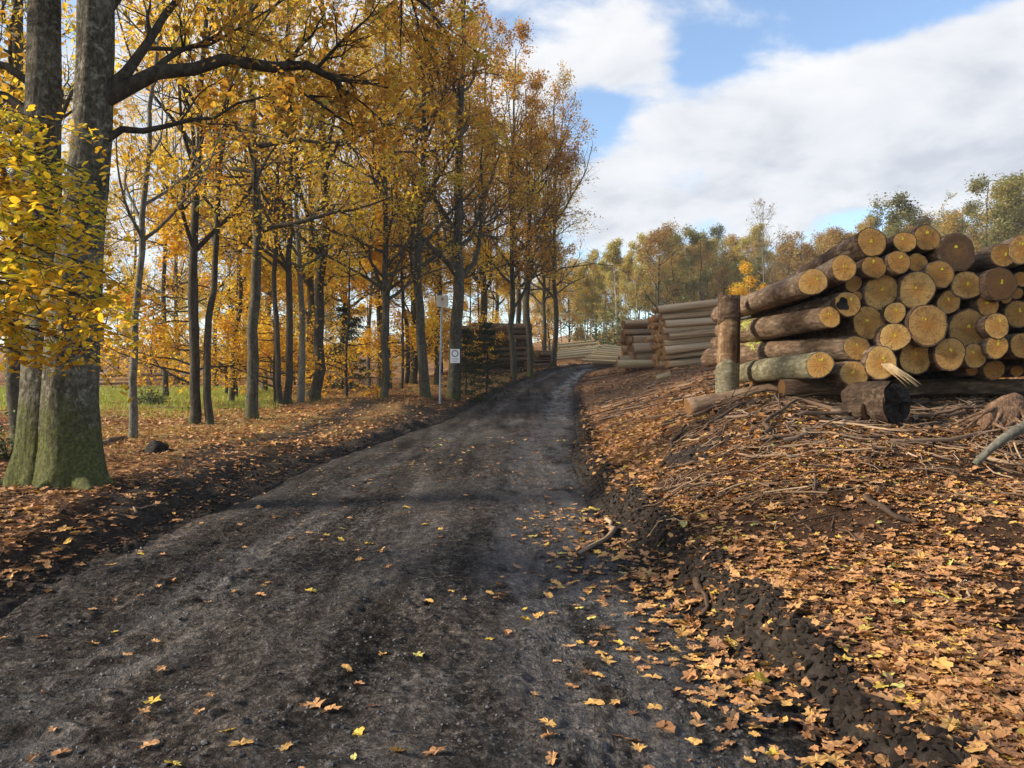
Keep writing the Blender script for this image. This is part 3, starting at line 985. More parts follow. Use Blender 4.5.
# ------------------------------------------------------------------ the big double-stemmed tree on the left
def lumpy_tube(pts, radii, sides, seed, amp=.06, flare=None, n=44, ridge=0):
    """one thick stem with an uneven surface"""
    pts = np.asarray(pts, float)
    radii = np.asarray(radii, float)
    s = np.linspace(0, 1, len(pts))
    ss = np.linspace(0, 1, n)
    P = np.stack([np.interp(ss, s, pts[:, i]) for i in range(3)], -1)
    ker = np.array([.25, .5, .25])
    for _ in range(3):
        P[1:-1] = (P[:-2] * ker[0] + P[1:-1] * ker[1] + P[2:] * ker[2])
    rr = np.interp(ss, s, radii)
    v, q = tubes(P[None], rr[None], sides)
    v = v.reshape(n, sides, 3)
    ang = np.linspace(0, 2 * np.pi, sides, endpoint=False)[None]
    hgt = P[:, 2][:, None]
    f = 1 + amp * fbm(np.cos(ang) * 1.3 + seed + hgt * 0, np.sin(ang) * 1.3 + hgt * .5, 3) + amp * .5 * fbm(np.cos(ang) * 4 + seed, np.sin(ang) * 4 + hgt * 1.2, 2)
    if ridge:
        wv = fbm(np.cos(ang) * 3 + seed, np.sin(ang) * 3 + hgt * 1.4, 2) * 1.2
        f = f + ridge * (.35 - np.abs(fbm(np.cos(ang) * 9 + wv, np.sin(ang) * 9 + hgt * 2.2 + seed, 3, .6)))
    if flare:
        f = f + flare * np.exp(-np.maximum(hgt - P[0, 2] - .25, 0) / .32) * (.45 + .55 * np.cos(ang * 5 + seed))
    v = P[:, None] + (v - P[:, None]) * f[..., None]
    return v.reshape(-1, 3), q


BT = on_ground(62, 9.0)


def px_poly(lst, base):
    P, rr = [], []
    for px, py, d, rpx in lst:
        p = at(px, py, d)
        P.append((p.x - base.x, p.y - base.y, p.z - base.z))
        rr.append(rpx * d / F)
    return np.array(P), np.array(rr)


bt = empty('double_stemmed_tree', BT, 'thick old tree with two mossy stems rising from one flared base at the verge', 'tree')
stemA = px_poly([(72, 496, 8.9, 35), (72, 450, 8.95, 29), (70, 400, 9, 26), (73, 330, 9, 24), (80, 250, 9, 21), (91, 150, 9, 19), (95, 60, 9, 17.5), (97, -60, 9, 16), (100, -260, 9.1, 12), (108, -480, 9.3, 7), (112, -640, 9.4, 2)], BT)
stemB = px_poly([(42, 492, 9.05, 31), (44, 450, 9.05, 25), (45, 400, 9.05, 23), (45, 330, 9.1, 20), (43, 250, 9.3, 18), (42, 150, 9.3, 17), (44, 60, 9.3, 16), (45, -60, 9.3, 14), (40, -260, 9.3, 10), (30, -450, 9.3, 6), (26, -560, 9.3, 2)], BT)
for nm, (P, rr), sd in (('trunk', stemA, 3.1), ('trunk', stemB, 7.7)):
    b = Buf()
    b.add(*lumpy_tube(P, rr * .97, 96, sd, .10, .16, 200, .05))
    link(nm, b.mesh('big_tree_stem', BARK['big']), bt)
for lst in ([(30, 462, 9.1, 15), (14, 474, 9.0, 10), (-2, 484, 8.9, 5), (-16, 492, 8.8, 2)], [(64, 478, 8.75, 14), (52, 489, 8.6, 10), (42, 498, 8.5, 6), (36, 505, 8.4, 2)],
            [(90, 470, 8.9, 14), (104, 479, 8.85, 8), (114, 485, 8.8, 3)], [(78, 480, 8.7, 12), (84, 490, 8.55, 8), (90, 499, 8.4, 3)]):
    P, rr = px_poly(lst, BT)
    for k in range(len(P)):
        P[k, 2] = float(surf(P[k, 0] + BT.x, P[k, 1] + BT.y)) - BT.z + rr[k] * .25
    rb = Buf()
    rb.add(*lumpy_tube(P, rr, 12, 1.0, .2))
    link('root', rb.mesh('big_tree_root', BARK['big']), bt)
limbs_px = [
    [(106, 98, 9, 9), (128, 90, 9.05, 8), (158, 74, 9.1, 7), (190, 64, 9.2, 6.3), (228, 62, 9.4, 6), (268, 64, 9.6, 5.4), (305, 67, 9.8, 4.4), (335, 78, 10, 3.2), (352, 98, 10, 2)],
    [(106, 92, 9, 7), (124, 72, 9, 5.5), (150, 38, 9.2, 4.2), (172, 10, 9.3, 3.4), (196, -30, 9.5, 2.5), (215, -70, 9.6, 1.5), (230, -100, 9.6, 1), (240, -130, 9.6, .7), (246, -150, 9.6, .5)],
    [(106, 140, 9, 4), (122, 132, 9.1, 3.6), (142, 133, 9.1, 3), (165, 126, 9.2, 2.4), (190, 118, 9.3, 2), (215, 116, 9.4, 1.6), (238, 104, 9.5, 1.3), (255, 98, 9.5, 1), (270, 96, 9.5, .6)],
    [(36, 92, 9.3, 5), (22, 78, 9.3, 4.2), (4, 66, 9.3, 3.6), (-20, 58, 9.3, 3), (-50, 40, 9.3, 2.6), (-80, 30, 9.3, 2), (-110, 20, 9.3, 1.5), (-140, 0, 9.3, 1), (-160, -10, 9.3, .6)],
    [(34, 122, 9.3, 6), (18, 108, 9.4, 5), (4, 98, 9.4, 4.6), (-20, 92, 9.4, 3.6), (-50, 92, 9.4, 3), (-80, 82, 9.4, 2), (-110, 80, 9.4, 1.6), (-130, 80, 9.4, 1.2), (-150, 78, 9.4, .8)],
    [(100, -20, 9, 7), (140, -50, 9.2, 6), (190, -70, 9.6, 5), (250, -80, 9.9, 4.4), (310, -70, 10.2, 3.6), (360, -40, 10.4, 3), (400, -10, 10.6, 2.4), (425, 10, 10.7, 1.6), (440, 25, 10.8, 1)],
    [(92, 60, 9, 5), (105, 20, 9.4, 4.4), (135, -20, 10, 4), (160, -60, 10.6, 3.4), (200, -90, 11.2, 2.8), (240, -110, 11.8, 2.2), (280, -120, 12.2, 1.8), (320, -130, 12.4, 1.2), (350, -130, 12.4, .8)],
    [(60, -10, 9.1, 5), (66, -40, 9, 4), (76, -70, 8.8, 3.4), (90, -100, 8.6, 3), (110, -120, 8.4, 2.4), (130, -140, 8.2, 2), (150, -150, 8, 1.6), (170, -160, 7.9, 1.2), (190, -165, 7.8, .8)],
]
LPs, LRs = zip(*[px_poly(l, BT) for l in limbs_px])
LPs = np.array(LPs)
LRs = np.array(LRs)
rgb = np.random.default_rng(77)
# further limbs up both stems, most of them above the frame
for stem in (stemA, stemB):
    seg = np.stack([np.interp(np.linspace(0, 1, 12), np.linspace(0, 1, len(stem[0])), stem[0][:, i]) for i in range(3)], -1)
    sr = np.interp(np.linspace(0, 1, 12), np.linspace(0, 1, len(stem[0])), stem[1])
    p_, r_ = grow(seg[None], sr[None], 9, .66, .98, lambda pl, tt: 4.6 - 2.5 * (tt - .6) + 0 * pl, 58, .07, 9, .5, .13, rg=rgb)
    LPs = np.concatenate([LPs, p_])
    LRs = np.concatenate([LRs, r_])
wob = rgb.normal(size=LPs.shape) * .035
wob[:, 0] = 0
LPs = LPs + wob
for k in range(len(LPs)):
    if k < 3 or k == 4:
        b = Buf()
        v, q = tubes(LPs[k:k + 1], LRs[k:k + 1], 10)
        b.add(v, q)
        link('limb', b.mesh('big_tree_limb', BARK['dark']), bt)
b = Buf()
rest = [k for k in range(len(LPs)) if not (k < 3 or k == 4)]
b.add(*tubes(LPs[rest], LRs[rest], 8))
S_, SR2 = grow(LPs, LRs, 9, .2, 1, lambda pl, tt: 1.7 * (1.1 - .6 * tt) + 0 * pl, 48, .05, 6, .55, .17, rg=rgb)
T_, TR2 = grow(S_, SR2, 7, .15, 1, lambda pl, tt: pl * .42 + .1, 44, .0, 4, .6, .2, rg=rgb)
b.add(*tubes(S_, np.maximum(SR2, .006), 5))
b.add(*tubes(T_, np.maximum(TR2, .004), 3))
link('branches', b.mesh('big_tree_branches', BARK['dark']), bt)
cen = leaves_on(T_, 27000, .07, rgb)
keep = fbm(cen[:, 0] * .8, cen[:, 1] * .8 + cen[:, 2], 2) > -.28
cen = cen[keep]
v, q = leaf_quads(cen, .095, rgb)
bl = Buf()
bl.add(v, q, tint=np.clip(.55 + .7 * fbm(cen[:, 0], cen[:, 2] + cen[:, 1], 3) + rgb.normal(size=len(cen)) * .2, 0, 1))
link('crown', bl.mesh('big_tree_crown', LEAF['oak'], False), bt)

# ------------------------------------------------------------------ yellow beech whose sprays hang into the picture at the left
BB = Vector((-6.3, 5.6, float(surf(-6.3, 5.6))))
yb = empty('yellow_beech', BB, 'low hanging sprays of a yellow leaved beech in front of the double stemmed tree', 'tree')
tp = np.stack([np.linspace(0, .3, 10), np.linspace(0, .2, 10), np.linspace(-.2, 8, 10)], -1)
b = Buf()
b.add(*tubes(tp[None], np.linspace(.13, .03, 10)[None], 12))
link('trunk', b.mesh('yellow_beech_trunk', BARK['grey']), yb)
ends = [(62, 128, 5.7), (20, 118, 5.3), (88, 168, 5.6), (96, 205, 5.9), (70, 232, 5.4), (88, 262, 5.8), (108, 292, 6.2), (100, 318, 5.7), (62, 342, 5.5), (30, 352, 5.6), (20, 285, 5.1), (15, 215, 5.2), (30, 165, 5.1), (72, 300, 5.0),
        (50, 155, 5.2), (62, 190, 5.9), (40, 262, 5.6), (55, 215, 5.0), (84, 232, 6.0), (45, 320, 5.2), (84, 345, 6.0), (5, 320, 5.5), (5, 250, 5.6), (8, 145, 5.6), (30, 195, 5.7), (60, 270, 5.3), (92, 300, 5.4), (40, 290, 6.1),
        (-60, 150, 5.5), (-60, 300, 5.3), (-120, 230, 5.0), (-100, 60, 5.6), (-180, 120, 5.8), (128, 310, 7.0), (134, 338, 7.2)]
PL = []
for k, (px, py, d) in enumerate(ends):
    e = np.array(at(px, py, d)) - np.array(BB)
    z0 = e[2] + .25 + .12 * (k % 3)
    s0 = np.array([.3 * z0 / 8, .2 * z0 / 8, z0])
    s = np.linspace(0, 1, 8)[:, None]
    line = s0 * (1 - s) + e * s
    line[:, 2] += .16 * np.sin(np.pi * s[:, 0])
    line += rgb.normal(size=line.shape) * .02
    PL.append(line)
PL = np.array(PL)
PR = np.linspace(.018, .004, 8)[None] * np.ones((len(PL), 1))


def flat_grow(P, Rr, n, lo, L, npts, rg):
    B, N, _ = P.shape
    t = np.sort(rg.uniform(lo, 1, (B, n)), 1)
    k = t * (N - 1)
    i = np.clip(k.astype(int), 0, N - 2)
    f = (k - i)[..., None]
    bi = np.arange(B)[:, None]
    S = P[bi, i] * (1 - f) + P[bi, i + 1] * f
    T = norm(P[bi, i + 1] - P[bi, i])
    sgn = np.where(np.arange(n) % 2, 1, -1)[None, :, None]
    side = norm(np.cross(T, np.array([0, 0, 1.0]))) * sgn
    D = norm(T * .75 + side * rg.uniform(.5, 1.0, (B, n, 1)) + rg.normal(size=(B, n, 3)) * np.array([.1, .1, .12]))
    l = (L * rg.uniform(.6, 1.2, (B, n)))[..., None]
    pts = [S + D * l * q / (npts - 1) + np.array([0, 0, -1]) * (q / (npts - 1)) ** 2 * l * .22 for q in range(npts)]
    return np.stack(pts, 2).reshape(B * n, npts, 3)


T1 = flat_grow(PL, PR, 16, .5, .42, 5, rgb)
T2 = flat_grow(T1, None, 5, .2, .17, 3, rgb)
b = Buf()
b.add(*tubes(PL, PR, 5))
b.add(*tubes(T1, np.full((len(T1), 5), .003), 3))
link('branches', b.mesh('yellow_beech_branches', BARK['dark']), yb)
tw = np.concatenate([T1[:, [0, 2, 4]], T2])
cen = leaves_on(tw, 10500, .04, rgb)
n = len(cen)
nrm = rgb.normal(size=(n, 3)) * .45 + np.array([0, -.25, 1.0])
nrm = norm(nrm)
aa = norm(np.cross(nrm, norm(rgb.normal(size=(n, 3)))))
bb_ = np.cross(nrm, aa)
sz = (.060 * rgb.uniform(.6, 1.3, n))[:, None]
# eight-sided oval leaf blade folded along the midrib
oval = [(-.5, 0, 0), (-.25, .24, .05), (.1, .29, .06), (.36, .15, .03), (.52, 0, -.03), (.36, -.15, .03), (.1, -.29, .06), (-.25, -.24, .05)]
V8 = np.stack([cen + aa * sz * x + bb_ * sz * y + nrm * sz * z for x, y, z in oval], 1)
tint = np.clip(.55 + .8 * fbm(cen[:, 0] * 2, cen[:, 2] * 2 + cen[:, 1], 2) + rgb.normal(size=n) * .2, 0, 1)
wc = cen + np.array(BB)
order = np.argsort(np.hypot(wc[:, 0], wc[:, 1]) + 9 * ((wc[:, 0] / wc[:, 1]) < -.665))
ind = order[:280]
oth = order[280:]
faces8 = np.array([[0, 1, 2, 6], [0, 6, 7, 0], [2, 3, 5, 6], [3, 4, 5, 3]])
q8 = np.array([[2, 3, 5, 6]])
t8 = np.array([[0, 1, 7], [1, 2, 7], [2, 6, 7], [3, 4, 5]])
bl = Buf()
base = np.arange(len(oth))[:, None, None] * 8
bl.add(V8[oth].reshape(-1, 3), (q8[None] + base).reshape(-1, 4), None, np.repeat(tint[oth], 1))
bl2 = Buf()
v_ = V8[oth].reshape(-1, 3)
me = make_mesh('yellow_beech_crown', v_, (q8[None] + base).reshape(-1, 4), (t8[None] + base).reshape(-1, 3), LEAF['yellow'], False,
               {'tint': np.concatenate([tint[oth], np.repeat(tint[oth], 4)])})
crown = tag(link('crown', me, yb), kind='stuff')
lmesh = []
for k in range(10):
    lv = np.array(oval) * .074
    lmesh.append(make_mesh('beech_leaf', lv, q8, t8, LEAF['yellow'], False, {'tint': np.full(5, .1 + .085 * k)}))
for i in ind:
    m4 = Matrix(((aa[i][0], bb_[i][0], nrm[i][0], cen[i][0]), (aa[i][1], bb_[i][1], nrm[i][1], cen[i][1]), (aa[i][2], bb_[i][2], nrm[i][2], cen[i][2]), (0, 0, 0, 1)))
    o = link('leaf', lmesh[int(tint[i] * 9.99)], yb)
    o.matrix_basis = m4 @ Matrix.Scale(float(sz[i][0] / .072), 4)

# ------------------------------------------------------------------ trees lining the left of the road
#  (proto, px, py or None, depth or None, trunk px, label, group)
L_TREES = [
    ('slim0', 133, 438, None, 9, 'slender pale grey tree leaning right beside the mossy fallen branch'),
    ('beech1', 193, 423, None, 12, 'dark trunked beech with low bare limbs, left one of a close pair'),
    ('slim1', 210, 425, None, 9, 'thin dark straight trunk close against the dark beech beside the meadow'),
    ('beech0', 253, 418, None, 14, 'grey straight beech trunk standing nearest the muddy side track'),
    ('slim1', 229, 403, None, 6, 'thin dark tree between the dark pair and the grey beech'),
    ('slim1', 283, 405, None, 7, 'very thin dark trunk, left one of two behind the grey beech'),
    ('slim0', 301, 403, None, 8, 'pale slim forked trunk next to the thick leaning dark trunk'),
    ('beech3', 314, 401, None, 13, 'thick dark beech trunk leaning slightly right at the end of the side track'),
    ('beech1', 290, 404, None, 9, 'dark upright beech among thin trunks beside the side track'),
    ('beech2', 343, 387, None, 8, 'brown trunk in front of the small spruces in the wood'),
    ('slim0', 369, 390, None, 5, 'thin white stemmed young tree standing alone in yellow grass'),
    ('slim1', 407, 384, None, 5, 'thin young trunk leaning left near the tall signpost'),
    ('beech3', 414, 384, None, 8, 'dark beech trunk just left of the forked grey oak'),
    ('oak0', 426, None, 29, 12, 'forked grey oak just left of the tall signpost'),
    ('oak1', 453, None, 30, 15, 'tall grey oak carrying a small white notice plate'),
    ('oak2', 513, None, 37.5, 12, 'roadside oak with thick trunk, first past the log stack on the left'),
    ('oak0', 531, None, 38.5, 11, 'roadside oak standing between the left log stack and the road bend'),
    ('oak1', 553, None, 43, 9, 'oak on the outside of the road bend, nearest the pale poles'),
    ('beech2', 545, None, 52, 7, 'slim trunk behind the oak on the road bend'),
    ('beech2', 20, None, 13, 10, 'dark ivy clad trunk half hidden behind the double stemmed tree'),
    ('beech0', 165, None, 34, 7, 'beech beyond the meadow seen through the low bare limbs'),
    ('oak2', 388, None, 34, 8, 'oak set back behind the forked oak near the signpost'),
    ('oak1', 480, None, 41, 9, 'oak rising behind the dark little spruce'),
]
for k, (pr, px, py, d, wpx, lab) in enumerate(L_TREES):
    loc = ground_at(px, py, 6, 60) if py else on_ground(px, d)
    proto = PRO[pr]
    r0 = {'o': .20, 'b': .19, 's': .105}[pr[0]]
    s = float(np.clip((wpx * loc.y / F / 2) / r0 * .9, .68, 1.3))
    nm = {'o': 'oak_tree', 'b': 'beech_tree', 's': 'slender_tree'}[pr[0]]
    if loc.y > 36 and 500 < px < 560:
        s = min(s, .8)
    place_tree(nm, proto, loc, lab, 'trees lining the left of the road', rz=k * 2.399 + (2.2 if pr[0] == 'o' else 0), s=s, sz=(s * .4 + .6))

LANDMARKS = [(60, 'the double stemmed tree'), (133, 'the slender leaning tree'), (200, 'the dark pair of trunks'), (253, 'the grey beech'), (300, 'the pale forked trunk'),
             (330, 'the thick leaning trunk'), (369, 'the white young stem'), (426, 'the forked oak'), (453, 'the oak with the notice'), (486, 'the small spruce'), (522, 'the roadside oaks'), (553, 'the bend oak')]


def between(px):
    if px < LANDMARKS[0][0]:
        return 'left of ' + LANDMARKS[0][1]
    for (a, an), (b, bn) in zip(LANDMARKS, LANDMARKS[1:]):
        if px < b:
            return 'between %s and %s' % (an, bn)
    return 'right of ' + LANDMARKS[-1][1]


# beeches deeper in the wood and young amber beeches under them
rgf = np.random.default_rng(31)
tries = []
for k in range(400):
    y = rgf.uniform(24, 72)
    x = rgf.uniform(-.72, .02) * y
    if x > float(road_l(np.array(y))) - 3.0 or abs(x - float(track_c(np.array(y)))) < 2 and y < 28:
        continue
    pxx = 512 + x / y * F
    if 90 < pxx < 190 and y < 52:
        continue
    if any((x - a) ** 2 + (y - b_) ** 2 < 9 for a, b_ in tries):
        continue
    tries.append((x, y))
tries = sorted(tries, key=lambda q: q[1])[::2][:46]
for k, (x, y) in enumerate(tries):
    loc = Vector((x, y, float(surf(x, y))))
    c = k % 5
    bw = between(512 + x / y * F)
    far_ = 'distant ' if y > 45 else ''
    if c in (0, 3):
        place_tree('young_beech', PRO['under%d' % (k % 3)], loc, far_ + 'amber young beech ' + bw,
                   'young beeches in the wood', rz=k * 1.7, s=rgf.uniform(.85, 1.2))
    elif c == 4 and k % 2:
        place_tree('slender_tree', PRO['slim%d' % (k % 2)], loc, far_ + 'slender trunk ' + bw, 'slender trees deep in the wood', rz=k * 1.7, s=rgf.uniform(.8, 1.1))
    else:
        place_tree('beech_tree', PRO['beech%d' % (k % 4)], loc, far_ + 'tall beech ' + bw, 'beeches deep in the wood', rz=k * 1.7, s=rgf.uniform(.8, 1.1))
for k, (px, d, s) in enumerate([(275, 27, .8), (345, 30, .9), (400, 33, .9), (300, 36, 1.0), (225, 38, 1.0), (380, 40, .95), (322, 42, 1), (262, 44, 1.05), (410, 44, 1.0), (470, 46, 1.0), (150, 54, 1.1)]):
    place_tree('young_beech', PRO['under%d' % (k % 3)], on_ground(px, d),
               ['low amber beech behind the grey beech trunk', 'amber young beech beside the little wood spruces',
                'orange young beech left of the forked oak', 'young beech glowing orange at the far end of the side track', 'amber beech beyond the dark pair of trunks', 'orange beech behind the white young stem', 'orange beech far behind the thick leaning trunk', 'orange beech far behind the grey beech', 'orange beech far behind the forked oak', 'orange beech behind the small spruce', 'amber beech beyond the meadow'][k], 'young beeches in the wood', rz=k * 2.1, s=s)
# trees beside and behind the camera on the left: they shade the road
for k, (x, y, pr, s) in enumerate([(-10.5, -2.5, 'beech2', 1.0), (-18, -3.8, 'oak1', 1), (-9, -9, 'oak2', 1), (-23, -3.5, 'oak0', 1.05), (-21, -8, 'beech0', 1)]):
    place_tree('roadside_tree', PRO[pr], Vector((x, y, float(surf(x, y)))), 'tree beside the road outside the left edge of the picture', 'trees outside the picture', rz=k * 1.3, s=s)
# spruces
place_tree('small_spruce', PRO['spruce0'], on_ground(487, 30), 'small dark green spruce in front of the log stack left of the road', None, .4, .8, cat='tree')
place_tree('small_spruce', PRO['spruce0'], on_ground(466, 31.5), 'low dark spruce behind the oak with the notice plate', None, 1.9, .7, cat='tree')
for k, px in enumerate((343, 352)):
    place_tree('small_spruce', PRO['spruce0'], on_ground(px, 46 + 3 * k), ['grey green spruce in the middle of the left wood', 'spruce right beside the grey green one in the left wood'][k], 'spruces in the wood', k, 1.3)

# far forest edge round the clearing
far_spots = []
for k in range(3000):
    y = rgf.uniform(84, 160)
    x = rgf.uniform(-.7 if k % 4 else 0, .95) * y
    px = 512 + x / y * F
    if len([1 for a, b_, c in far_spots if (x - a) ** 2 + (y - b_) ** 2 < 8]):
        continue
    far_spots.append((x, y, px))
far_spots = sorted(far_spots, key=lambda q: q[1])
far_spots = [q for j, q in enumerate(far_spots) if (q[2] > 535 and q[1] < 138) or (q[2] <= 535 and q[1] < 125 and j % 4 == 0)][:297]
cnt = 0
for x, y, px in far_spots:
    loc = Vector((x, y, float(surf(x, y))))
    rr = rgf.random()
    if 560 < px < 650:
        pk = 'birch' if rr < .85 else 'rustfar'
    elif px < 560:
        pk = 'under' if rr < .25 else ('rustfar' if rr < .5 else 'birch')
    elif px < 760:
        pk = 'greenfar' if rr < .28 else ('birch' if rr < .66 else 'rustfar')
    else:
        pk = 'rustfar' if rr < .6 else ('birch' if rr < .8 else 'greenfar')
    s = rgf.uniform(.68, .98)
    FZ = [(-9999, 'behind the left wood'), (120, 'behind the meadow'), (270, 'behind the thick leaning trunk'), (400, 'behind the oak with the notice'), (535, 'behind the road bend'),
          (585, 'above the fanned poles'), (625, 'above the small stack by the road'), (652, 'above the side-on stack'), (700, 'left above the post'), (735, 'above the long sloping log'), (800, 'above the upper left log ends'),
          (870, 'behind the crest of the log pile'), (960, 'behind the upper right logs'), (1024, 'behind the hidden end of the pile')]
    where = [w for a, w in FZ if px >= a][-1]
    where = ('second row, ' if y > 104 else 'front row, ') + where
    lab, nm, grp = {'birch': ('slim birch at forest edge, ' + where, 'birch_tree', 'birches along the far forest edge'),
                    'rustfar': ('rusty brown tree at forest edge, ' + where, 'broadleaf_tree', 'rusty trees along the far forest edge'),
                    'greenfar': ('dense green tree at forest edge, ' + where, 'broadleaf_tree', 'green trees along the far forest edge'),
                    'under': ('small amber tree, ' + where, 'young_beech', 'amber trees behind the left wood')}[pk]
    place_tree(nm, PRO['%s%d' % (pk, cnt % 3)], loc, lab, grp, rz=cnt * 1.9, s=s * (1.2 if pk == 'under' else 1))
    cnt += 1
for k in range(64):
    y = rgf.uniform(84, 104)
    x = (rgf.uniform(535, 1150) - 512) / F * y
    place_tree('understorey_bush', PRO['thicket%d' % (k % 3)], Vector((x, y, float(surf(x, y)))), 'bushy undergrowth between the trunks of the far forest edge',
               'undergrowth of the far forest edge', rz=k * 1.3, s=rgf.uniform(.5, .85), cat='bush')
place_tree('bare_tree', PRO['bare0'], on_ground(766, 88), 'tall bare tree standing above the forest edge over the log piles', None, .6, .98)
place_tree('bare_tree', PRO['bare1'], on_ground(800, 86), 'smaller bare tree right of the tall bare one', None, 1.6, .95)
place_tree('maple_tree', PRO['maple'], on_ground(745, 72), 'bright yellow bushy tree above the post of the log pile', None, .3, .95)
place_tree('maple_tree', PRO['maple'], on_ground(760, 70), 'low yellow green bush tree just above the top left log', None, 2.3, .62)
# trees that rise behind the big log pile at the right
for k, (px, d, pr, s, lab) in enumerate([
        (900, 74, 'greenfar0', 1.0, 'pale green spruce like tree over the middle of the log pile'),
        (938, 78, 'bare1', 1.22, 'bare pointed tree above the round ends of the log pile'),
        (985, 66, 'greenfar1', .98, 'olive green tree left of the tallest one at the right edge'),
        (1020, 64, 'greenfar2', .9, 'tall olive green tree at the right edge of the picture'),
        (960, 70, 'rustfar0', .95, 'brownish tree between green ones over the log pile'),
        (870, 82, 'rustfar2', .85, 'rusty tree showing over the highest logs at the left of the pile'),
        (1060, 60, 'greenfar0', 1.05, 'dense green tree behind the right end of the log pile'),
        (1120, 58, 'rustfar1', 1.05, 'brown tree behind the hidden end of the log pile'),
        (842, 84, 'rustfar1', .85, 'orange brown tree above the upper left log ends'),
        (915, 84, 'rustfar1', .95, 'brown bushy tree between the pale green tree and the bare pointed one'),
        (972, 76, 'greenfar2', .82, 'olive tree low behind the blackened crest log'),
        (1003, 72, 'rustfar2', .98, 'ochre tree filling the gap beside the right edge'),
        (1040, 70, 'greenfar1', 1.0, 'green tree just past the right edge'),
        (950, 80, 'greenfar0', .9, 'broad green tree behind the bare pointed one'),
        (888, 80, 'greenfar2', .72, 'low green tree left of the pale green one')]):
    place_tree('broadleaf_tree', PRO[pr], on_ground(px, d), lab, 'trees behind the log pile', rz=k * 2.2, s=s)
bsh = empty('green_bush', on_ground(640, 78), 'green evergreen thicket among pale trunks at the forest edge', 'bush')
rg_ = np.random.default_rng(3)
c = rg_.normal(size=(4200, 3)) * np.array([4.6, 1.5, 1.5]) + np.array([0, 0, 1.8])
c[:, 2] = np.abs(c[:, 2])
v, q = leaf_quads(c, .3, rg_)
bb = Buf()
bb.add(v, q, tint=rg_.random(len(c)))
link('foliage', bb.mesh('bush_foliage', BUSHM, False), bsh)
st_ = np.array([np.stack([np.linspace(0, 1, 5) * a + a, np.linspace(0, .3, 5), np.linspace(-.1, 2.6, 5)], -1) for a in np.linspace(-4, 4, 12)])
bb = Buf()
bb.add(*tubes(st_, np.full((12, 5), .035), 5))
link('stems', bb.mesh('bush_stems', BARK['dark']), bsh)


def shrub(px, d, rad, label, n=700, size=.09, mat=BUSHM):
    p = on_ground(px, d)
    o = empty('shrub', p, label, 'shrub')
    rg_ = np.random.default_rng(int(px))
    dd = norm(rg_.normal(size=(26, 3)))
    dd[:, 2] = np.abs(dd[:, 2]) * .9 + .25
    ln = rad * rg_.uniform(.7, 1.2, (26, 1, 1))
    s = np.linspace(0, 1, 5)[None, :, None]
    P = dd[:, None] * s * ln + rg_.normal(size=(26, 5, 3)) * .03 * s
    b1 = Buf()
    b1.add(*tubes(P, np.full((26, 5), .008), 4))
    link('stems', b1.mesh('shrub_stems', BARK['dark']), o)
    c = leaves_on(P, n, rad * .14, rg_)
    v, q = leaf_quads(c, size, rg_)
    b2 = Buf()
    b2.add(v, q, tint=rg_.random(n))
    link('foliage', b2.mesh('shrub_foliage', mat, False), o)


shrub(150, 27, .62, 'small grey green shrub on the meadow beyond the slender leaning tree')
shrub(8, 11, .6, 'dark scrub at the left edge behind the double stemmed tree', 500, .07)

# ------------------------------------------------------------------ logs
def log_rings(r0, r1, L, sides, rings, seed, knots=True):
    rg_ = np.random.default_rng(seed)
    ang = np.linspace(0, 2 * np.pi, sides, endpoint=False)
    prof = 1 + .065 * np.cos(2 * ang + rg_.uniform(0, 6)) + .03 * np.cos(3 * ang + rg_.uniform(0, 6)) + .015 * np.cos(5 * ang + rg_.uniform(0, 6)) + .012 * np.cos(9 * ang + rg_.uniform(0, 6)) + .008 * rg_.normal(size=sides)
    x = np.linspace(0, L, rings)
    rad = r0 + (r1 - r0) * x / L
    f = prof[None] * (1 + .05 * fbm(x[:, None] * 1.7 + seed, ang[None] * 2, 3) + .02 * vnoise(x[:, None] * 9, ang[None] * 6 + seed))
    f[0] = prof
    f[-1] = prof
    bend = .02 * L / 5 * np.sin(x / L * np.pi + rg_.uniform(0, 3)) * (x / L) * (1 - x / L) * 4
    yy = np.cos(ang)[None] * rad[:, None] * f + bend[:, None]
    zz = np.sin(ang)[None] * rad[:, None] * f
    v = np.stack([np.broadcast_to(x[:, None], yy.shape), yy, zz], -1)
    return v, prof


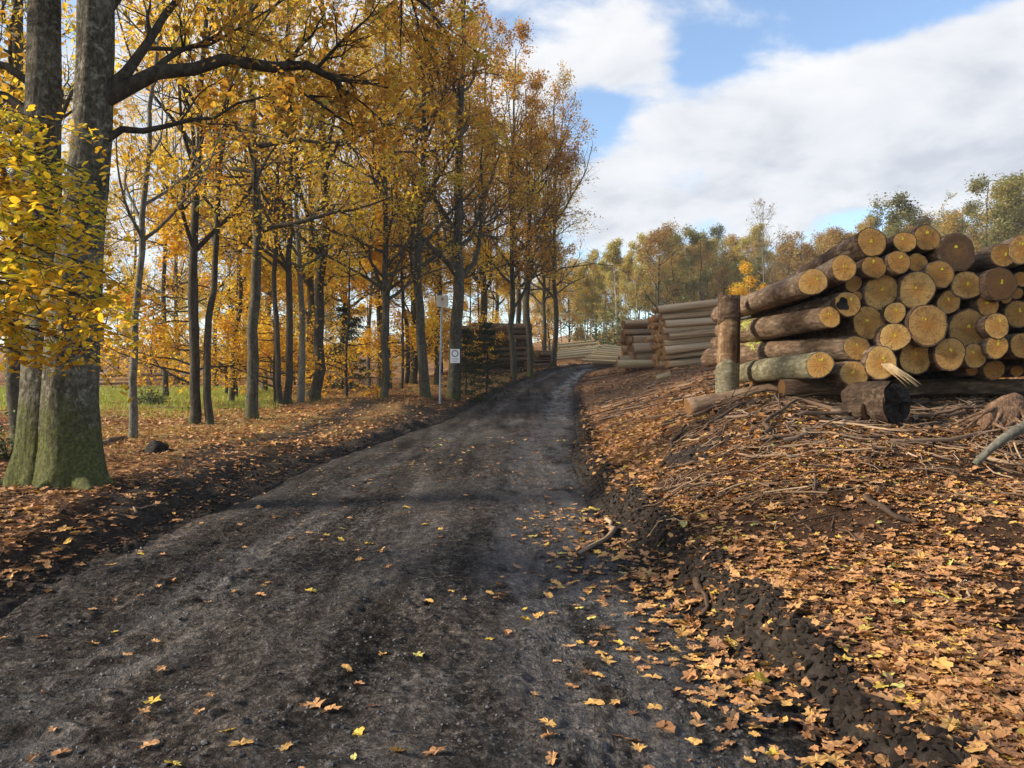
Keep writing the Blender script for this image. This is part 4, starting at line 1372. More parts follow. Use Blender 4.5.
def log_meshes(r0, r1, L, seed, bark, cut, sides=28, rings=18, cut2=None):
    v, prof = log_rings(r0, r1, L, sides, rings, seed)
    n = sides
    i = np.arange(rings * n).reshape(rings, n)
    q = np.stack([i[:-1], np.roll(i[:-1], -1, 1), np.roll(i[1:], -1, 1), i[1:]], -1).reshape(-1, 4)
    # closing rings of bark at both ends
    inner0 = v[0] * np.array([1, .93, .93])
    inner1 = v[-1] * np.array([1, .93, .93])
    nv = rings * n
    V = np.concatenate([v.reshape(-1, 3), inner0, inner1])
    j = np.arange(n)
    e0 = np.stack([j, nv + j, nv + (j + 1) % n, (j + 1) % n], -1)
    l0 = (rings - 1) * n
    e1 = np.stack([l0 + j, l0 + (j + 1) % n, nv + n + (j + 1) % n, nv + n + j], -1)
    body = make_mesh('log_bark', V, np.concatenate([q, e0, e1]), None, bark, True)
    body.polygons.foreach_set('use_smooth', np.concatenate([np.ones(len(q), bool), np.zeros(2 * n, bool)]))
    faces = []
    for end, xx, sgn in ((0, -.004, -1), (-1, L + .004, 1)):
        rim = v[end] * np.array([0, .945, .945])
        rg_ = np.random.default_rng(seed + 5 + end)
        rr = [rim * s for s in (1, .97, .66, .33)]
        for kk in range(2, 4):
            rr[kk][:, 0] = rg_.normal(size=n) * .001
        pv = np.concatenate(rr + [np.zeros((1, 3))])
        pv[:, 0] += xx
        pv[:n, 0] = v[end][:, 0] - sgn * .002
        qq = []
        for a in range(3):
            qq.append(np.stack([a * n + j, a * n + (j + 1) % n, (a + 1) * n + (j + 1) % n, (a + 1) * n + j], -1))
        tt = np.stack([3 * n + j, 3 * n + (j + 1) % n, np.full(n, 4 * n)], -1)
        fq = np.concatenate(qq)
        if sgn < 0:
            fq = fq[:, ::-1]
            tt = tt[:, ::-1]
        faces.append(make_mesh('cut_face', pv, fq, tt, cut if end == 0 else (cut2 or cut), False))
    return body, faces[0], faces[1], prof


def frame_x(p0, p1):
    x = (Vector(p1) - Vector(p0)).normalized()
    y = Vector((0, 0, 1)).cross(x).normalized()
    z = x.cross(y)
    m = Matrix((x, y, z)).transposed().to_4x4()
    m.translation = Vector(p0)
    return m


def paint_blotch(r, seed):
    rg_ = np.random.default_rng(seed)
    b = Buf()
    for k in range(2):
        n = 11
        a = np.linspace(0, 2 * np.pi, n, endpoint=False)
        s = .0095 + .006 * rg_.random()
        rad = s * (1 + .35 * rg_.normal(size=n)).clip(.45, 1.7)
        ty, tz = (.0, .0) if k == 0 else (rg_.normal() * .016, rg_.normal() * .016)
        cy, cz = rg_.normal() * .02, r * .22 + rg_.normal() * .02
        if k == 0:
            keep = (cy, cz)
        else:
            cy, cz = keep[0] + ty, keep[1] + tz
        v = np.stack([np.full(n, -.007 - .001 * k), cy + np.cos(a) * rad * .9, cz + np.sin(a) * rad * 1.2], -1)
        v = np.concatenate([v, [[-.007 - .001 * k, cy, cz]]])
        t = np.stack([np.arange(n), np.full(n, n), (np.arange(n) + 1) % n], -1)
        b.add(v, None, t)
    return b.mesh('paint_blotch', PAINT, False)


def add_log(p0, p1, r0, r1, label, bark='brown', cut=None, group=None, seed=0, paint=True, cat='log', name='log', sides=28, rings=18, roll=None, face_label=None, cut2=None):
    p0 = Vector(p0)
    p1 = Vector(p1)
    body, f0, f1, prof = log_meshes(r0, r1, (p1 - p0).length, seed, LOGB[bark], cut or CUT, sides, rings, cut2 or CUTFAR)
    e = empty(name, p0, label, cat, group)
    e.matrix_basis = frame_x(p0, p1)
    link('bark', body, e)
    a = link('cut_face', f0, e)
    if face_label:
        a['label'] = face_label
    link('cut_face', f1, e)
    if paint:
        link('paint_mark', paint_blotch(r0, seed + 900), e)
    return e


AX = Vector((math.sin(R(6.6)), math.cos(R(6.6)), 0))
PG = 'logs in the big pile right of the road'
D0 = 9.5
rgl = np.random.default_rng(19)
MAIN = [   # px, py, radius px, label, options
    (872, 242, 14, 'brown faced log on top of the pile, highest at its upper left', {}),
    (905, 242, 10.6, 'small log on the crest, left of the pair touching at the top', {}),
    (927, 238, 12.5, 'topmost log of the pile, touching a smaller one on its left', {}),
    (957, 252, 18, 'big log with blackened dirty face on the crest of the pile', {'cut': CUTDARK}),
    (813, 282, 13.5, 'long brown log sloping down left to the top of the leaning post', {'far': (721, 314, 17, 9.5)}),
    (844, 268, 12.5, 'brown log resting just right of the long sloping top left log', {}),
    (874, 267, 11.5, 'small orange faced log below the highest upper left log', {}),
    (899, 262, 11, 'small log under the touching pair on the crest', {}),
    (917, 290, 18, 'large round log in the upper middle of the pile', {}),
    (881, 292, 17.3, 'large oval log with lighter bark side, left of the large upper middle one', {}),
    (940, 274, 13.3, 'log with oval face just beneath the blackened crest log', {}),
    (967, 285, 14.3, 'log right of the oval face one, under the blackened crest log', {}),
    (1001, 284, 15.5, 'log with dark stained face near the right edge of the pile', {'cut': CUTDARK}),
    (1004, 255, 12, 'small log with a drip at its rim on the upper right crest', {}),
    (1024, 249, 14.5, 'log at the very top right, cut by the picture edge', {}),
    (848, 304, 12.4, 'log with a black patch on half of its face', {'patch': True}),
    (830, 317, 10.3, 'thin log with green yellow paint along its bark, third up beside the post', {'far': (742, 332, 14.5, 11), 'stripe': True}),
    (869, 323, 16, 'medium log left of the pile centre, between bark showing logs and a small wedged one', {}),
    (895, 313, 10.8, 'small log wedged left below the large upper middle log', {}),
    (928, 325, 19.5, 'largest log face in the centre of the pile', {}),
    (949, 302, 11.4, 'small log wedged above the two largest faces', {}),
    (968, 329, 19.2, 'very large pale face directly right of the largest centre log', {}),
    (988, 305, 10.8, 'small log above the very large pale face, right side', {}),
    (997, 326, 12.2, 'log touching the right rim of the very large pale face', {}),
    (1020, 314, 14, 'oval log at the right picture edge, half way up the pile', {}),
    (895, 337, 14.4, 'medium log below the small wedged one, left of the largest face', {}),
    (857, 348, 12.6, 'ragged barked log with dab of paint on its side, second up beside the post', {'far': (743, 352, 14.5, 9.5), 'stripe': True}),
    (916, 357, 16.7, 'big log in the bottom row beneath the largest face', {}),
    (950, 354, 15.4, 'bottom row log left of the small pale one', {}),
    (975, 356, 11.5, 'small pale log in the bottom row', {}),
    (997, 347, 11, 'small log with dark cap and white drip at lower right', {'cut': CUTBROWN}),
    (820, 365, 13, 'greenish barked log at the lower left, lying nearest the post', {'far': (744, 372, 14.2, 10.5), 'bark': 'green'}),
    (854, 374, 13.3, 'lowest log of the pile, right of the greenish barked one', {}),
    (881, 363, 16, 'log with torn splinter of pale wood hanging from its face', {'splinter': True}),
    (1024, 346, 13, 'dark shaded log at the right picture edge, low in the pile', {'cut': CUTBROWN}),
    (1046, 284, 14, 'log beyond the right picture edge, upper row', {}),
    (1050, 322, 15, 'log beyond the right picture edge, middle row', {}),
    (1052, 354, 14, 'log beyond the right picture edge, bottom row', {}),
    (1075, 300, 15, 'second log beyond the right picture edge, upper row', {}),
    (1078, 342, 15, 'second log beyond the right picture edge, bottom row', {}),
    (1050, 252, 13, 'log beyond the right picture edge on the crest', {}),
]
circ = []
for k, (px, py, rp, lab, opt) in enumerate(MAIN):
    d = D0 + rgl.uniform(-.16, .16)
    if opt.get('splinter') or opt.get('bark'):
        d = D0 - .12
    r = rp * d / F * 1.03
    p0 = at(px, py, d)
    if 'far' in opt:
        fx, fy, fd, fr = opt['far']
        p1 = at(fx, fy, fd)
        r1 = fr * fd / F
    else:
        p1 = p0 + (AX + Vector((rgl.normal() * .022, 0, rgl.normal() * .012 + .004))) * rgl.uniform(4.7, 5.5)
        r1 = r * rgl.uniform(.82, 1.08)
    cutm = opt.get('cut') or (CUTBROWN if (py < 275 or k % 7 == 3) else CUT)
    e = add_log(p0, p1, r, r1, lab, opt.get('bark', 'brown'), cutm, PG, 40 + k, paint=True)
    circ.append((p0.x, p0.z, r, d))
    if opt.get('patch'):
        n = 20
        a = np.linspace(0, 2 * np.pi, n, endpoint=False)
        rad = r * .5 * (1 + .18 * np.cos(3 * a + 1) + .1 * np.cos(5 * a))
        v = np.stack([np.full(n, -.0065), r * .42 + np.cos(a) * rad * .95, -r * .02 + np.sin(a) * rad], -1)
        v = np.concatenate([v, [[-.0065, r * .42, 0]]])
        # keep it inside the face
        l = np.hypot(v[:, 1], v[:, 2])
        v[:, 1:] *= np.minimum(1, r * .92 / np.maximum(l, 1e-6))[:, None]
        t = np.stack([np.arange(n), np.full(n, n), (np.arange(n) + 1) % n], -1)
        link('black_patch', make_mesh('black_patch', v, None, t, LOGB['char'], False), e)
    if opt.get('stripe'):
        # sprayed paint on the bark of the side that faces the road
        L = (p1 - p0).length
        x = np.linspace(.68, .90, 44)
        a = np.linspace(R(-5), R(80), 22)
        XX, AA = np.meshgrid(x, a, indexing='ij')
        rr_ = (r + (r1 - r) * XX) * 1.035 + .006
        v = np.stack([XX * L, np.cos(AA) * rr_, np.sin(AA) * rr_], -1).reshape(-1, 3)
        fq = grid_faces(44, 22)
        cxy = v[fq].mean(1)
        fx_ = (cxy[:, 0] / L - .79) / .11
        kp = fbm(cxy[:, 0] * 7 + k, np.arctan2(cxy[:, 2], cxy[:, 1]) * 5, 4, .75) - .35 * fx_ ** 2 > (-.10 if k % 2 else .02)
        link('paint_stripe', make_mesh('paint_stripe', v, fq[kp], None, PAINTG, True), e)
    if opt.get('splinter'):
        b = Buf()
        for j in range(15):
            y0 = -r * .02 - j * r * .045
            z0 = -r * (.05 + .08 * (j % 3))
            tip = np.array([-.03 - .05 * (j % 2), y0 - r * (.75 + .85 * rgl.random()), -r * (.85 + .6 * rgl.random())])
            s0 = np.array([-.006, y0, z0])
            pts = np.stack([s0 * (1 - t) + tip * t + np.array([-.05 * math.sin(t * 3.1), 0, 0]) for t in np.linspace(0, 1, 5)])
            v, q = tubes(pts[None], np.array([[.010, .013, .011, .007, .002]]) * (.7 + .6 * rgl.random()), 4)
            b.add(v, q)
        link('splinter', b.mesh('splinter', SPLINT, False), e)

# logs lying further back between the front ends: seen only in the gaps
kk = 0
for tr in range(6000):
    px = rgl.uniform(852, 1080)
    py = rgl.uniform(262, 372)
    top = np.interp(px, [815, 845, 872, 927, 957, 1000, 1080], [296, 280, 258, 256, 272, 272, 268])
    if py < top + 6:
        continue
    d = D0 + (rgl.uniform(.12, .6) if kk % 2 else rgl.uniform(.5, 1.5))
    p = at(px, py, d)
    # true position of the axis brought to the front plane
    fr = p - AX * (d - D0)
    r = rgl.uniform(.07, .14)
    if all((fr.x - a) ** 2 + (fr.z - b_) ** 2 > ((r + c) * .92) ** 2 for a, b_, c, dd in circ):
        circ.append((fr.x, fr.z, r, d))
        add_log(p, p + AX * 4.2, r, r * .95, 'shaded log set back in the dark gaps between the front log ends', 'brown', CUTBROWN, 'logs set back inside the big pile', 400 + kk, paint=False, sides=18, rings=8)
        kk += 1
        if kk >= 40:
            break
# logs of the rear bunch showing left of the post
for k, (px, py, d, rp, lab) in enumerate([(717, 345, 16, 7.5, 'stub of a log showing left of the post at half height'), (709, 358, 15.5, 9, 'rounded log end low on the left of the post'),
                                          (719, 375, 15, 6.5, 'lowest log end peeping out left of the post foot'), (722, 330, 16.2, 8, 'log end just left of the post below the long top log')]):
    p1 = at(px, py, d)
    p0 = p1 + Vector((.55, -3.4, -.02))
    add_log(p0, p1, rp * d / F, rp * d / F, lab, 'brown', CUTBROWN, PG, 300 + k, paint=False)
# bearers under the pile
for k, y in enumerate((D0 + .7, D0 + 3.6)):
    x0, x1 = 3.55 + .5 * k, 7.6
    z0 = float(surf(x0, y)) + .1
    add_log((x0, y, max(z0, 1.50)), (x1, y + .2, max(float(surf(x1, y)) + .1, 1.52)), .12, .11, ['dark bearer log lying crosswise under the front of the pile', 'dark bearer log lying crosswise under the back of the pile'][k], 'brown', CUTDARK, None, 330 + k, paint=False)

# upright post that holds the pile
pb = on_ground(727, 12.8)
ptop = at(730, 297, 12.8)
PH = ptop.z - pb.z
P = np.array([[0, 0, -.25], [0, 0, .0], [.005, 0, .22 * PH], [.015, 0, .45 * PH], [.025, 0, .7 * PH], [.035, .0, PH - .05], [.038, 0, PH]])
post = empty('timber_post', pb, 'upright timber post with half stripped bark holding the left side of the log pile', 'post')
b = Buf()
v, q = lumpy_tube(P, np.array([.185, .18, .17, .165, .165, .165, .12]), 28, 4.4, .16)
b.add(v, q)
link('stripped_wood', b.mesh('post_wood', LOGB['peeled']), post)
for z0, z1, lab in ((-.2, .36 * PH, 'grey green bark at the foot of the post'), (.76 * PH, PH + .01, 'dark torn bark collar at the top of the post')):
    n, sd = 14, 32
    zz = np.linspace(z0, z1, n)
    ang = np.linspace(0, 2 * np.pi, sd, endpoint=False)
    edge = .07 * fbm(np.cos(ang) * 2 + 3, np.sin(ang) * 2, 3)
    Zz = zz[:, None] + (edge[None] * (np.linspace(0, 1, n)[:, None] if z0 < 0 else np.linspace(1, 0, n)[:, None])) * 1.6
    rr_ = (.19 if z0 < 0 else .182) * (1 + .06 * fbm(np.cos(ang)[None] * 2 + 4, np.sin(ang)[None] * 2 + Zz * 5, 3))
    off = np.interp(Zz, [0, PH], [0, .035])
    if z0 > 0:
        Zz = Zz + np.linspace(0, 1, n)[:, None] ** 3 * .13 * fbm(np.cos(ang) * 3 + 9, np.sin(ang) * 3, 3)[None]
    v = np.stack([np.cos(ang)[None] * rr_ + off, np.sin(ang)[None] * rr_ + 0 * Zz, Zz], -1).reshape(-1, 3)
    i = np.arange(n * sd).reshape(n, sd)
    q = np.stack([i[:-1], np.roll(i[:-1], -1, 1), np.roll(i[1:], -1, 1), i[1:]], -1).reshape(-1, 4)
    v2 = np.concatenate([v, [[.035, 0, z1 + .01]], [[0, 0, z0]]])
    t = np.stack([i[-1], np.roll(i[-1], -1), np.full(sd, len(v))], -1)
    o = link('bark', make_mesh('post_bark', v2, q, t if z0 > 0 else None, LOGB['green' if z0 < 0 else 'brown'], True), post)
    o['label'] = lab
link('shade_strip', None, None) if False else None
# dark lengthwise strip: shade on the post's right side put into the colour
n, sd = 12, 14
ang = np.linspace(R(-45), R(85), sd)
zz = np.linspace(.25 * PH, .85 * PH, n)
rr_ = .190 * (1 + .05 * fbm(ang[None] * 3 + 9, zz[:, None] * 6, 3))
v = np.stack([np.cos(ang)[None] * rr_ + .02 * zz[:, None], np.sin(ang)[None] * rr_ * 1.0, np.broadcast_to(zz[:, None], rr_.shape)], -1).reshape(-1, 3)
link('bark', make_mesh('post_shade_strip', v, grid_faces(n, sd), None, LOGB['brown'], True), post)  # bark material standing in for the shade on this side

# log lying in front of the post
a0 = at(688, 394, 12)
a1 = at(800, 388, 12.2)
a0.z = float(surf(a0.x, a0.y)) + .13
a1.z = float(surf(a1.x, a1.y)) + .10
add_log(a0, a1, .155, .14, 'weathered log lying on the ground in front of the post', 'weathered', CUTFAR, None, 350, paint=False)
# chunk lying by the stack, and the blackened log butt by the big pile
c0 = ground_at(656, 381, 8, 40)
add_log((c0.x, c0.y, float(surf(c0.x, c0.y)) + .1), (c0.x + .55, c0.y + .1, float(surf(c0.x + .5, c0.y)) + .11), .1, .1, 'short pale log chunk lying on the chips left of the post', 'yellow', CUT, None, 351, paint=False)
k0 = at(893, 401, 8.6)
k0.z -= .02
butt = empty('log_butt', k0, 'thick rough log butt with blackened sawn end lying against the foot of the pile', 'log')
b = Buf()
butt.scale = (.86, .86, .86)
bx = np.array([[.02, .0, 0], [-.05, .10, .0], [-.14, .24, .005], [-.24, .40, .0], [-.30, .52, -.02], [-.31, .54, -.02]])
v, q = lumpy_tube(bx, np.array([.262, .27, .262, .255, .22, .03]), 36, 6.6, .22, ridge=.10)
b.add(v, q)
link('bark', b.mesh('butt_bark', LOGB['darkbark']), butt)
fr_ = norm(np.array([[.42, -.9, .03]]))[0]
fu = norm(np.cross(fr_, [0, 0, 1.0])[None])[0]
fv = np.cross(fu, fr_)
n = 30
a = np.linspace(0, 2 * np.pi, n, endpoint=False)
rad = .262 * (1 + .10 * fbm(np.cos(a) * 2 + 8, np.sin(a) * 2, 3))
rings_ = []
for sc_ in (1.0, .7, .4, .1):
    rings_.append(np.array([.025, -.02, 0])[None] + (fu[None] * np.cos(a)[:, None] + fv[None] * np.sin(a)[:, None]) * (rad * sc_)[:, None] + fr_[None] * (.012 + .035 * (1 - sc_) + .02 * rgl.normal(size=(n, 1)) * (sc_ < 1)))
v = np.concatenate(rings_)
q = np.concatenate([np.stack([r_ * n + np.arange(n), r_ * n + (np.arange(n) + 1) % n, (r_ + 1) * n + (np.arange(n) + 1) % n, (r_ + 1) * n + np.arange(n)], -1) for r_ in range(3)])
t = np.stack([3 * n + np.arange(1, n - 1), 3 * n + np.arange(2, n), np.full(n - 2, 3 * n)], -1)
link('cut_face', make_mesh('butt_face', v, q, t, LOGB['char'], False), butt)['label'] = 'black charred sawn end'
k1 = at(866, 412, 8.7)
add_log(k1, k1 + Vector((-.22, .3, -.03)), .10, .09, 'short dark stump end half buried beside the blackened log butt', 'darkbark', CUTDARK, None, 353, paint=False)

# cheaper logs for the farther stacks: unit meshes, scaled per log
UNIT = {}
for bk in ('pale', 'brown', 'yellow'):
    UNIT[bk] = [log_meshes(1.0, .9, 1.0, 700 + j, LOGB[bk], CUTFAR if bk != 'yellow' else CUTBROWN, 14, 7) for j in range(4)]


def unit_log(p0, p1, r, bark, label, group, name='log', cat='log'):
    j = random.randrange(4)
    body, f0, f1, _ = UNIT[bark][j]
    p0, p1 = Vector(p0), Vector(p1)
    e = empty(name, p0, label, cat, group)
    e.matrix_basis = frame_x(p0, p1) @ Matrix.Rotation(random.uniform(0, 6.28), 4, 'X') @ Matrix.Diagonal(((p1 - p0).length, r, r, 1))
    link('bark', body, e)
    link('cut_face', f0, e)
    link('cut_face', f1, e)
    return e


ORD = ['first', 'second', 'third', 'fourth', 'fifth', 'sixth', 'seventh', 'eighth', 'ninth', 'tenth']


def side_stack(left_px, d, rows, depth_n, length, rise, yaw, r, base_row, bark, label_front, label_rest, group, seed, jitter=.10, ndir=1, skip=(), back=.03):
    """logs laid side-on: each runs away from its left end"""
    rg_ = np.random.default_rng(seed)
    pL = at(left_px, base_row, d)
    z0 = float(surf(pL.x + .5 * ndir, pL.y)) + r
    u = Vector((math.cos(yaw) * ndir, math.sin(yaw), rise)).normalized()
    for c in range(depth_n):
        for k in range(rows - (1 if c > 2 else 0)):
            if (c, k) in skip:
                continue
            rr_ = r * rg_.uniform(.66, 1.2)
            x = pL.x + rg_.normal() * jitter - ndir * (c * back + k * .05)
            y = pL.y + c * 2.05 * r + (r if k % 2 else 0)
            z = z0 + k * r * 1.8 + rg_.normal() * .02
            p0 = Vector((x, y, z))
            du_ = Vector((0, rg_.normal() * .05, rg_.normal() * .022))
            lay = 'bottom' if k == 0 else ('top' if k == rows - 1 else ORD[k] + ' from bottom')
            unit_log(p0, p0 + (u + du_) * length * rg_.uniform(.86, 1.08), rr_, bark,
                     (label_front if c == 0 else label_rest % ORD[c]) + ', ' + lay + ' layer', group)


side_stack(670, 33, 9, 7, 4.2, .10, R(7), .160, 368, 'pale', 'pale front log of the side-on stack left of the post', '%s log back in the side-on stack left of the post', 'logs of the side-on stack', 5,
           skip={(0, 0), (0, 1)})
side_stack(634, 37, 6, 5, 3.6, .04, R(6), .22, 372, 'pale', 'front log of the small stack nearest the road', '%s log back in the small stack nearest the road', 'logs of the small stack nearest the road', 6,
           skip={(0, 4), (1, 2)})
# stack left of the road behind the spruce and oaks; its ends face the road
side_stack(522, 40.5, 9, 6, 3.6, -.01, R(5), .16, 373, 'brown', 'reddish front log of the stack behind the roadside oaks', '%s log back in the stack behind the roadside oaks', 'logs of the stack left of the road', 8, ndir=-1)
side_stack(549, 45, 6, 3, 1.5, .0, R(3), .10, 366, 'brown', 'thin front log of the low stack between roadside oaks', '%s log back in the low stack between roadside oaks', 'logs of the low stack between oaks', 9, ndir=-1)

# pale peeled poles lying in the clearing beyond the bend
rg_ = np.random.default_rng(12)
for k in range(8):
    p0 = at(582 + 3.2 * k, 360 - 2.05 * k, 42 + .55 * k)
    p1 = p0 + Vector((2.3, -.25, -.10 - .03 * k))
    unit_log(p0, p1, .085, 'yellow', 'pale peeled pole in the fanned heap beyond the road bend', 'poles of the fanned heap', 'pole', 'pole')
for k in range(9):
    c_ = k // 3
    p0 = at(592 + 4 * c_ + 2 * (k % 3), 363 - 4.2 * c_, 43.6 + .7 * (k % 3) + .4 * c_)
    unit_log(p0, p0 + Vector((2.1, .1, .0)), .12, 'pale', 'thick log lying under the fanned pale poles', 'logs under the fanned poles')
for k in range(7):
    a_ = at(555 + rg_.uniform(-2, 6), 359 - 2.3 * k, 50 + .5 * k)
    a_.z = max(a_.z, float(surf(a_.x, a_.y)) + .1)
    b_ = a_ + Vector((rg_.uniform(2.6, 3.4), .6, .32))
    unit_log(a_, b_, .09, 'yellow', 'pale pole lying in the flat heap straight beyond the road', 'poles of the flat heap', 'pole', 'pole')
for k in range(5):
    a_ = at(617 + 2 * k, 364 - 4.2 * k, 36 + 1.5 * k)
    a_.z = max(a_.z, float(surf(a_.x, a_.y)) + .18)
    b_ = a_ + Vector((1.9, .3, .03))
    unit_log(a_, b_, .2, 'pale' if k % 2 else 'yellow', 'thick pale log lying behind the small stack nearest the road', 'thick logs behind the small stack')
for k in range(14):
    px = 560 + k * 11 + rg_.uniform(-4, 4)
    d = rg_.uniform(44, 62)
    p = on_ground(px, d)
    q_ = p + Vector((rg_.uniform(.8, 1.6), rg_.uniform(-.4, .6), 0))
    q_.z = float(surf(q_.x, q_.y))
    unit_log(p + Vector((0, 0, .09)), q_ + Vector((0, 0, .09)), .08, 'pale', 'stray short log scattered on the clearing slope', 'stray logs on the clearing')
# timber beyond the meadow
for k in range(15):
    t = k % 5
    a_ = at(92 + rg_.uniform(-14, 4) - 4 * (k // 5), 389 - 2.3 * (k // 5), 55 + .4 * t)
    a_.z = float(surf(a_.x, a_.y)) + .16 + .27 * (k // 5)
    unit_log(a_, a_ + Vector((rg_.uniform(4.5, 6.5), .5, .05)), .16, 'pale', 'long log in the low timber row beyond the meadow', 'logs of the low row beyond the meadow')
for k in range(14):
    a_ = at(166 + rg_.uniform(-3, 3), 388, 54 + .35 * (k % 7))
    a_.z = float(surf(a_.x, a_.y)) + .13 + .24 * (k // 7) + .1 * (k % 2)
    unit_log(a_, a_ + Vector((1.9, .9, .25)), .13, 'yellow', 'pale pole in the light coloured heap beyond the dark pair of trunks', 'poles of the heap beyond the meadow', 'pole', 'pole')

# ------------------------------------------------------------------ sign post and notice plate
sp = on_ground(440, 28)
h = EYE - (302 - 384) / F * sp.y - sp.z
sg = empty('signpost', sp, 'tall galvanised signpost with a small square beige board at its top', 'signpost')
b = Buf()
b.add(*tubes(np.array([[[0, 0, -.2], [.005, 0, h * .3], [.03, 0, h * .55], [.05, 0, h * .8], [.06, 0, h + .02]]]), np.full((1, 5), .036), 12))
link('pole', b.mesh('sign_pole', METAL), sg)
b = Buf()
b.add(*tubes(np.array([[[.018, 0, h * .44], [.026, 0, h * .49]]]), np.full((1, 2), .042), 12))
link('sleeve', b.mesh('pole_sleeve', METAL), sg)
bw, bh = .43, .41
b = Buf()
b.add(*box((.09, -.045, h + .03), bw, .025, bh))
board = link('board', b.mesh('sign_board', BOARD, False), sg)
b = Buf()
b.add(*box((.09, -.026, h - .05), .06, .03, .16))
link('bracket', b.mesh('sign_bracket', METAL, False), sg)
b = Buf()
# small emblem: an arch on two legs over a bar
for cxx, czz, w_, h_ in ((-.035, .045, .024, .085), (.035, .045, .024, .085), (0, .098, .094, .026), (0, .05, .02, .07)):
    b.add(*box((.09 + cxx, -.0595, h + .03 + czz), w_, .004, h_))
link('emblem', b.mesh('sign_emblem', REDINK, False), board)
b = Buf()
for j, (w_, zo) in enumerate(((.17, -.06), (.13, -.09))):
    b.add(*box((.09, -.0595, h + .03 + zo), w_, .004, .014))
link('lettering', b.mesh('sign_lettering', GREYINK, False), board)

oakp = on_ground(453, 26)
npos = at(455, 356, 29.55)
nt = empty('notice_plate', npos, 'small white notice plate with a ring symbol fixed to the tall grey oak', 'sign')
nw, nh = 9.5 * npos.y / F, 14 * npos.y / F
b = Buf()
b.add(*box((0, 0, 0), nw, .02, nh))
plate = link('plate', b.mesh('notice_plate', WHITE, False), nt)
n = 28
a = np.linspace(0, 2 * np.pi, n, endpoint=False)
v = np.concatenate([np.stack([np.cos(a) * rr_, np.full(n, -.0135), nh * .17 + np.sin(a) * rr_], -1) for rr_ in (nw * .36, nw * .27)])
q = np.stack([np.arange(n), (np.arange(n) + 1) % n, n + (np.arange(n) + 1) % n, n + np.arange(n)], -1)
link('ring_symbol', make_mesh('ring_symbol', v, q, None, DARKINK, False), plate)
b = Buf()
for j, w_ in enumerate((.62, .7, .5)):
    b.add(*box((0, -.012, -nh * (.18 + .1 * j)), nw * w_, .004, nh * .035))
link('lettering', b.mesh('notice_lettering', GREYINK, False), plate)

# ------------------------------------------------------------------ sticks, branches, root stump
def stick_path(p0, p1, n, wig, rg_, lift=0.0, r=.012):
    t = np.linspace(0, 1, n)
    p0 = np.asarray(p0, float)
    p1 = np.asarray(p1, float)
    P = p0[None, :2] * (1 - t[:, None]) + p1[None, :2] * t[:, None]
    L = np.linalg.norm(p1[:2] - p0[:2])
    P = P + np.cumsum(rg_.normal(size=(n, 2)), 0) * wig * L / n
    z = surf(P[:, 0], P[:, 1])
    zs = np.maximum(z, np.convolve(np.pad(z, 2, mode='edge'), np.ones(5) / 5, 'valid'))
    return np.stack([P[:, 0], P[:, 1], zs + r * .7 + lift * (0.4 + np.linspace(0, 1, n))], -1)


def stick(p0, p1, r, label, group, rg_, lift=0.0, tint=.5, wig=.35, fork=True, name='branch'):
    P = stick_path(p0, p1, 8, wig, rg_, lift, r)
    o = P[0].copy()
    b = Buf()
    v, q = tubes((P - o)[None], (r * np.linspace(1, .55, 8) * (1 + .15 * rg_.normal(size=8)))[None], 6)
    b.add(v, q, tint=np.clip(tint + .12 * rg_.normal(size=len(q)), 0, 1))
    caps = np.concatenate([P[:1] - o, P[-1:] - o])
    if fork:
        k = rg_.integers(2, 6)
        d = norm((P[k + 1] - P[k])[None])[0]
        s = np.array([-d[1], d[0], 0.25]) * rg_.choice([-1, 1])
        s[2] = abs(s[2])
        L = np.linalg.norm(P[-1] - P[0]) * .3
        C = np.stack([P[k] - o + (d * .8 + s * .7) * L * t for t in np.linspace(0, 1, 4)])
        v, q = tubes(C[None], (r * .55 * np.linspace(1, .5, 4))[None], 5)
        b.add(v, q, tint=tint)
    e = link(name, b.mesh('branch_wood', STICKM), None, Vector(o))
    return tag(e, label, 'branch', group)


rgs = np.random.default_rng(8)
SGRP = 'sticks in the tangle before the log pile'
for k in range(120):
    px = rgs.uniform(650, 1060)
    py = rgs.uniform(388, 432) if k % 3 else rgs.uniform(396, 462)
    p = ground_at(px, py, 5, 12)
    L = rgs.uniform(.4, 1.5)
    a = rgs.normal(.3, .8)
    q_ = p + Vector((math.cos(a) * L, math.sin(a) * L, 0))
    t = rgs.choice([.15, .35, .55, .75, .9], p=[.2, .35, .25, .12, .08])
    lab = {True: 'pale stick in the branch tangle', False: 'brown stick in the branch tangle'}[bool(t > .6)]
    lab += ', ' + ('below the lying log' if px < 760 else 'between lying log and blackened butt' if px < 860 else 'below the blackened butt' if px < 930 else 'beside the root stump') + (', upper edge' if py < 405 else ', lower edge' if py > 430 else '')
    stick(p, q_, rgs.uniform(.008, .034), lab, SGRP, rgs, lift=rgs.uniform(0, .10) * (k % 2), tint=t)
